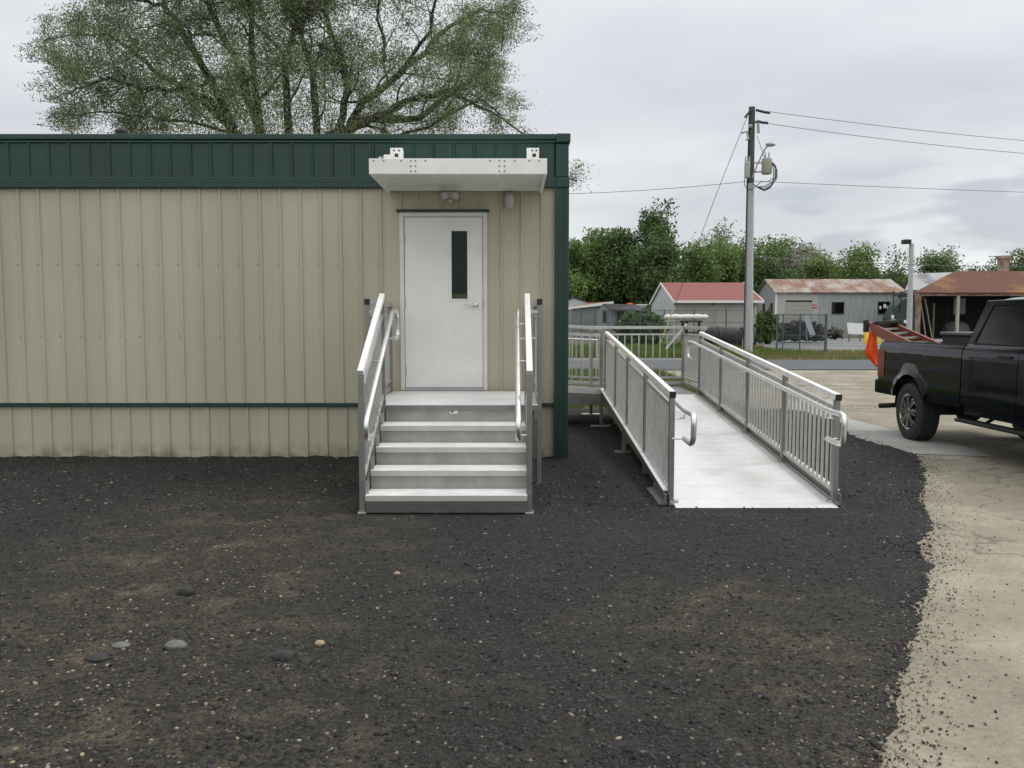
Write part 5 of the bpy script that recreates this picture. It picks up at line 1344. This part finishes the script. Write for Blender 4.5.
b.f = [b.f[i] for i in keep]; b.m = [b.m[i] for i in keep]; b.build('trunk', ok, smooth=False)
TP = TP[inside(TP)]; print('oak tips', len(TP))
ex = np.array([tuple(at(rng.normal(262, 66), rng.uniform(40, 150), TY + rng.normal() * 1.8)) for _ in range(560)]); ex2 = np.array([tuple(at(rng.uniform(130, 470), rng.uniform(0, 134), TY + rng.normal() * 2)) for _ in range(420)])
TP = np.concatenate([TP, np.repeat(ex, 4, 0), np.repeat(ex2, 3, 0)]); TP = TP[inside(TP)]; tx_ = pxy(TP)[0]; TP = TP[(tx_ < 556) | (rng.random(len(TP)) < .3)]
NL = 340000
idx = rng.integers(0, len(TP), NL); cen = TP[idx] + rng.normal(size=(NL, 3)) * rng.choice([.12, .20, .32], (NL, 1))
cen = cen[inside(cen, 22)]
leaf_mesh('crown', cen, .035, 'leaf_oak', ok, .36)

def tree(name, pxc, pyb, Y, pw, ptop, kind, leafm, nleaf, lsize, label, group, sparse=False, trunk=True, seed=0, base_px=None):
    """crown centred on pxc, pw pixels wide, top at ptop"""
    random.seed(1000 + seed)
    top = at(pxc, ptop, Y); H_ = top.z; Wd = pw * Y / F
    x = top.x; t = thing(name, (x, Y, 0), label, 'tree', group)
    b = mb('bark_far'); tips_ = []
    zc = H_ * (.30 if not sparse else .45)
    b.tube([(x, Y, -.05), (x + random.uniform(-.2, .2), Y, zc)], [H_ * .028, H_ * .018], 7, cap=False)
    nb = 9 if not sparse else 8
    for k in range(nb):
        a = 6.28 * k / nb + random.random(); el = random.uniform(.35, 1.3)
        hx = Wd / 2; L_ = math.hypot(hx * math.cos(el), (H_ - zc) * math.sin(el)) * .62
        d = Vector((math.cos(a) * math.cos(el) * hx / max(hx, 1), math.sin(a) * math.cos(el), math.sin(el))).normalized()
        grow(b, Vector((x, Y, zc * random.uniform(.7, 1.0))), d, L_, H_ * .010, 2, tips_, up=.12, wob=.45, nseg=4, fork=(2, 2), shrink=.6, spread=.75, rmin=.02)
    P = np.array([tuple(q[0]) for q in tips_])
    # fit the crown to the surveyed outline
    mx = np.percentile(P[:, 2], 99.5); P[:, 2] = zc * .5 + (P[:, 2] - zc * .5) * (H_ - zc * .5) / (mx - zc * .5)
    wx = np.percentile(np.abs(P[:, 0] - x), 97); P[:, 0] = x + (P[:, 0] - x) * (Wd / 2) / wx
    # keep the limbs in step with the crown
    B = np.array(b.v); s0 = B[:, 2] > zc * .5
    B[s0, 2] = zc * .5 + (B[s0, 2] - zc * .5) * (H_ - zc * .5) / (mx - zc * .5); B[s0, 0] = x + (B[s0, 0] - x) * (Wd / 2) / wx; b.v = [tuple(q) for q in B]
    b.build('trunk', t)
    # clumps
    nc = 150 if not sparse else 60
    cl = P[rng.integers(0, len(P), nc)]
    idx = rng.integers(0, nc, nleaf); rad = lsize * (2.9 if not sparse else 2.6)
    cen = cl[idx] + np.clip(rng.normal(size=(nleaf, 3)), -1.7, 1.7) * rad * np.array([1, 1, .75])
    if not sparse:   # low skirt of foliage
        m_ = nleaf // 4; ex = np.stack([x + rng.normal(size=m_) * Wd * .26, Y + rng.normal(size=m_) * Wd * .2, rng.uniform(.3, H_ * .62, m_)], 1); cen = np.concatenate([cen, ex])
    leaf_mesh('crown', cen, lsize * .62, leafm, t, .6)
    return t
G1 = 'trees beyond the sheds'
TR_ = [
 # pxc, Y, pw, ptop, mat, nleaf, lsize, sparse, label
 (572, 102, 40, 246, 'leaf_a', 7000, .30, False, 'dense green tree at the left end of the treeline beside the building corner'),
 (596, 106, 48, 232, 'leaf_a', 9000, .30, False, 'dense green tree with domed crown above the white gabled shed'),
 (620, 104, 40, 234, 'leaf_c', 8000, .30, False, 'dark green tree just left of the tallest tree'),
 (653, 100, 36, 207, 'leaf_c', 9500, .30, False, 'tallest dark green tree with ragged crown left of the garage'),
 (640, 108, 56, 250, 'leaf_c', 7000, .30, False, 'low dark tree filling the gap under the tallest tree'),
 (688, 118, 52, 252, 'leaf_a', 8000, .32, False, 'rounded green tree above the left part of the red roof'),
 (718, 132, 52, 222, 'leaf_d', 800, .34, True, 'thin pale see-through tree rising above the red roof'),
 (722, 122, 60, 250, 'leaf_a', 8000, .32, False, 'broad green tree above the middle of the red roof'),
 (757, 125, 46, 240, 'leaf_a', 6500, .32, False, 'green tree directly behind the utility pole'),
 (776, 120, 36, 262, 'leaf_c', 5000, .3, False, 'low dark green tree between the pole and the warehouse'),
 (790, 135, 34, 246, 'leaf_f', 3600, .33, True, 'pale greyish flowering tree right of the utility pole'),
 (813, 137, 34, 249, 'leaf_f', 3600, .33, True, 'pale greyish flowering tree above the warehouse roller door'),
 (838, 122, 52, 252, 'leaf_b', 6500, .30, False, 'bright yellow-green tree above the middle of the warehouse roof'),
 (859, 134, 30, 262, 'leaf_d', 2500, .3, True, 'small pale tree right of the bright yellow-green one'),
 (892, 118, 44, 253, 'leaf_c', 800, .30, True, 'thin open-branched tree behind the floodlight pole'),
 (940, 132, 36, 249, 'leaf_d', 1200, .3, True, 'pale thin treetop above the rusty shed ridge'),
 (948, 128, 50, 259, 'leaf_c', 6500, .3, False, 'dark rounded treetop behind the rusty shed ridge'),
 (985, 140, 40, 268, 'leaf_c', 4500, .3, False, 'low dark treetop left of the chimney'),
 (1022, 128, 34, 256, 'leaf_c', 6000, .3, False, 'dark treetop at the right edge beyond the chimney'),
 (908, 150, 60, 272, 'leaf_d', 4000, .33, False, 'low hazy tree between the warehouse and the shed roofs'),
 (800, 160, 110, 268, 'leaf_a', 8000, .36, False, 'wide low tree far behind the warehouse roof'),
]
for k, (px, Y, pw, pt, lm, nl, ls, sp_, lab) in enumerate(TR_):
    tree('tree', px, 320, Y, pw, pt, '', lm, int(nl * 2.6), ls, lab, G1, sp_, seed=k + 3)
def bush(px, Y, pw, ptop, m_, n, lab, name='bush', ls=.12):
    top = at(px, ptop, Y); r = pw * Y / F / 2; t = thing(name, (top.x, Y, 0), lab, 'bush', 'bushes beyond the road')
    b = mb('bark_far')
    for k in range(7): a = random.random() * 6.28; b.tube([(top.x, Y, 0), (top.x + math.cos(a) * r * .6, Y + math.sin(a) * r * .6, top.z * .75)], [.05, .015], 5)
    b.build('stems', t)
    u = rng.normal(size=(n, 3)); u /= np.linalg.norm(u, axis=1)[:, None]; rr = rng.uniform(.5, 1, (n, 1)) ** .5 * (1 + .18 * np.sin(u[:, :1] * 9 + px) + .14 * np.cos(u[:, 2:] * 11))
    cen = np.array([top.x, Y, top.z * .48]) + u * rr * np.array([r, r, top.z * .5]); cen[:, 2] = np.maximum(cen[:, 2], .05)
    leaf_mesh('foliage', cen, ls, m_, t, .6)
bush(640, 58, 48, 308, 'leaf_c', 4200, 'wide dark shrub in front of the charcoal shed roof')
bush(766, 62, 24, 309, 'leaf_c', 3200, 'dark overgrown mound between the garage and the warehouse')
bush(652, 60, 26, 314, 'leaf_c', 2200, 'dark shrub at the left corner of the garage')
bush(757.5, 45, 14, 345, 'straw', 900, 'small brown tuft at the right foot of the utility pole', ls=.06)
bush(675, 46, 30, 341, 'leaf_a', 1600, 'low green shrub in the grass behind the ramp corner', ls=.08)

# ------------------------------------------------------------------ light
w = bpy.data.worlds.new('World'); sc.world = w; w.use_nodes = True; nt = w.node_tree; N = nt.nodes; L = nt.links
bg = N['Background']; SE, SR = R(52), R(75)
sky = N.new('ShaderNodeTexSky'); sky.sky_type = 'NISHITA'; sky.sun_disc = False; sky.sun_elevation = SE; sky.sun_rotation = SR; sky.dust_density = 2.0
tc = N.new('ShaderNodeTexCoord'); sep = N.new('ShaderNodeSeparateXYZ'); L.new(tc.outputs['Generated'], sep.inputs[0])
def mathn(op, a, bb=None, clamp=False):
    x = N.new('ShaderNodeMath'); x.operation = op; x.use_clamp = clamp
    for i_, v in enumerate((a, bb)):
        if v is None: continue
        if isinstance(v, (int, float)): x.inputs[i_].default_value = v
        else: L.new(v, x.inputs[i_])
    return x.outputs[0]
zc = mathn('MAXIMUM', sep.outputs[2], .035)
# project directions onto a cloud layer
cv = N.new('ShaderNodeCombineXYZ'); den = mathn('ADD', zc, .10); L.new(mathn('DIVIDE', sep.outputs[0], den), cv.inputs[0]); L.new(mathn('DIVIDE', sep.outputs[1], den), cv.inputs[1])
def wnoise(scale, det, off, vec=cv.outputs[0], st=(1, 1, 1)):
    mp = N.new('ShaderNodeMapping'); mp.inputs['Location'].default_value = off; mp.inputs['Scale'].default_value = st; L.new(vec, mp.inputs[0])
    n = N.new('ShaderNodeTexNoise'); n.inputs['Scale'].default_value = scale; n.inputs['Detail'].default_value = det; n.inputs['Roughness'].default_value = .5; L.new(mp.outputs[0], n.inputs['Vector']); return n.outputs['Fac']
def wramp(src, *st):
    r = N.new('ShaderNodeValToRGB'); e = r.color_ramp.elements
    while len(e) < len(st): e.new(.5)
    for k, (p_, c) in enumerate(st): e[k].position = p_; e[k].color = (*c, 1)
    L.new(src, r.inputs[0]); return r.outputs[0]
def wmix(f, a, bb, mode='MIX'):
    x = N.new('ShaderNodeMix'); x.data_type = 'RGBA'; x.blend_type = mode
    if isinstance(f, float): x.inputs[0].default_value = f
    else: L.new(f, x.inputs[0])
    L.new(a, x.inputs[6]); L.new(bb, x.inputs[7]); return x.outputs[2]
# overcast layer: brighter to the zenith; darker small cloud bases low in the sky
SKY = 9.4
grad = wramp(sep.outputs[2], (0.0, (.70, .715, .725)), (.08, (.705, .725, .745)), (.16, (.665, .68, .70)), (.25, (.655, .67, .695)), (.36, (.72, .73, .75)), (.6, (.95, .95, .96)), (1.0, (1.10, 1.10, 1.08)))
big = wramp(wnoise(.55, 4, (3.1, 1.7, 0)), (.36, (.82, .83, .85)), (.62, (1.10, 1.095, 1.085)))
ov = wmix(1.0, grad, big, 'MULTIPLY')
CLX, CLZ = 1.21, 0.13
# sky behind the camera is brightened on purpose to lift the wall and door
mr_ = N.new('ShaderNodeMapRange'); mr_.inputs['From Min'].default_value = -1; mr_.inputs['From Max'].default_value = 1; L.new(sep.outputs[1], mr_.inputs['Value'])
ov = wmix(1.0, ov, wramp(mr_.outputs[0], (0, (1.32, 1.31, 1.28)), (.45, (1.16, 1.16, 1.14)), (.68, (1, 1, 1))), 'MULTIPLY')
small = wramp(wnoise(9.0, 2, (CLX, 2.2, CLZ), tc.outputs['Generated'], (1, 1, 3.2)), (.49, (0, 0, 0)), (.60, (1, 1, 1)))
lowm = wramp(sep.outputs[2], (.03, (1, 1, 1)), (.145, (1, 1, 1)), (.175, (0, 0, 0)))
rightm = wramp(sep.outputs[0], (.17, (0, 0, 0)), (.32, (1, 1, 1)))
sm_ = wmix(1.0, wmix(1.0, small, lowm, 'MULTIPLY'), rightm, 'MULTIPLY')
fac = N.new('ShaderNodeSeparateColor'); L.new(sm_, fac.inputs[0])
dk = wramp(sep.outputs[2], (0, (.44, .465, .51)), (1, (.48, .50, .54)))
ov = wmix(mathn('MULTIPLY', fac.outputs[0], .8), ov, dk)
sc_ = N.new('ShaderNodeVectorMath'); sc_.operation = 'SCALE'; sc_.inputs['Scale'].default_value = SKY; L.new(ov, sc_.inputs[0])
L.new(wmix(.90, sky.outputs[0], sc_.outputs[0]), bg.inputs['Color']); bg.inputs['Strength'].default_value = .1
sl = bpy.data.lights.new('sun', 'SUN'); so = bpy.data.objects.new('sun', sl); C.objects.link(so)
sl.energy = 1.2; sl.angle = R(18); sl.color = (1, .975, .94)
az = SR; d = Vector((math.sin(az) * math.cos(SE), math.cos(az) * math.cos(SE), math.sin(SE)))
so.rotation_euler = d.to_track_quat('Z', 'Y').to_euler(); so.location = (0, 0, 30)
sc.view_settings.view_transform = 'Standard'; sc.view_settings.look = 'None'; sc.view_settings.exposure = .38; sc.view_settings.gamma = 1
sc.cycles.use_denoising = True; sc.cycles.max_bounces = 6
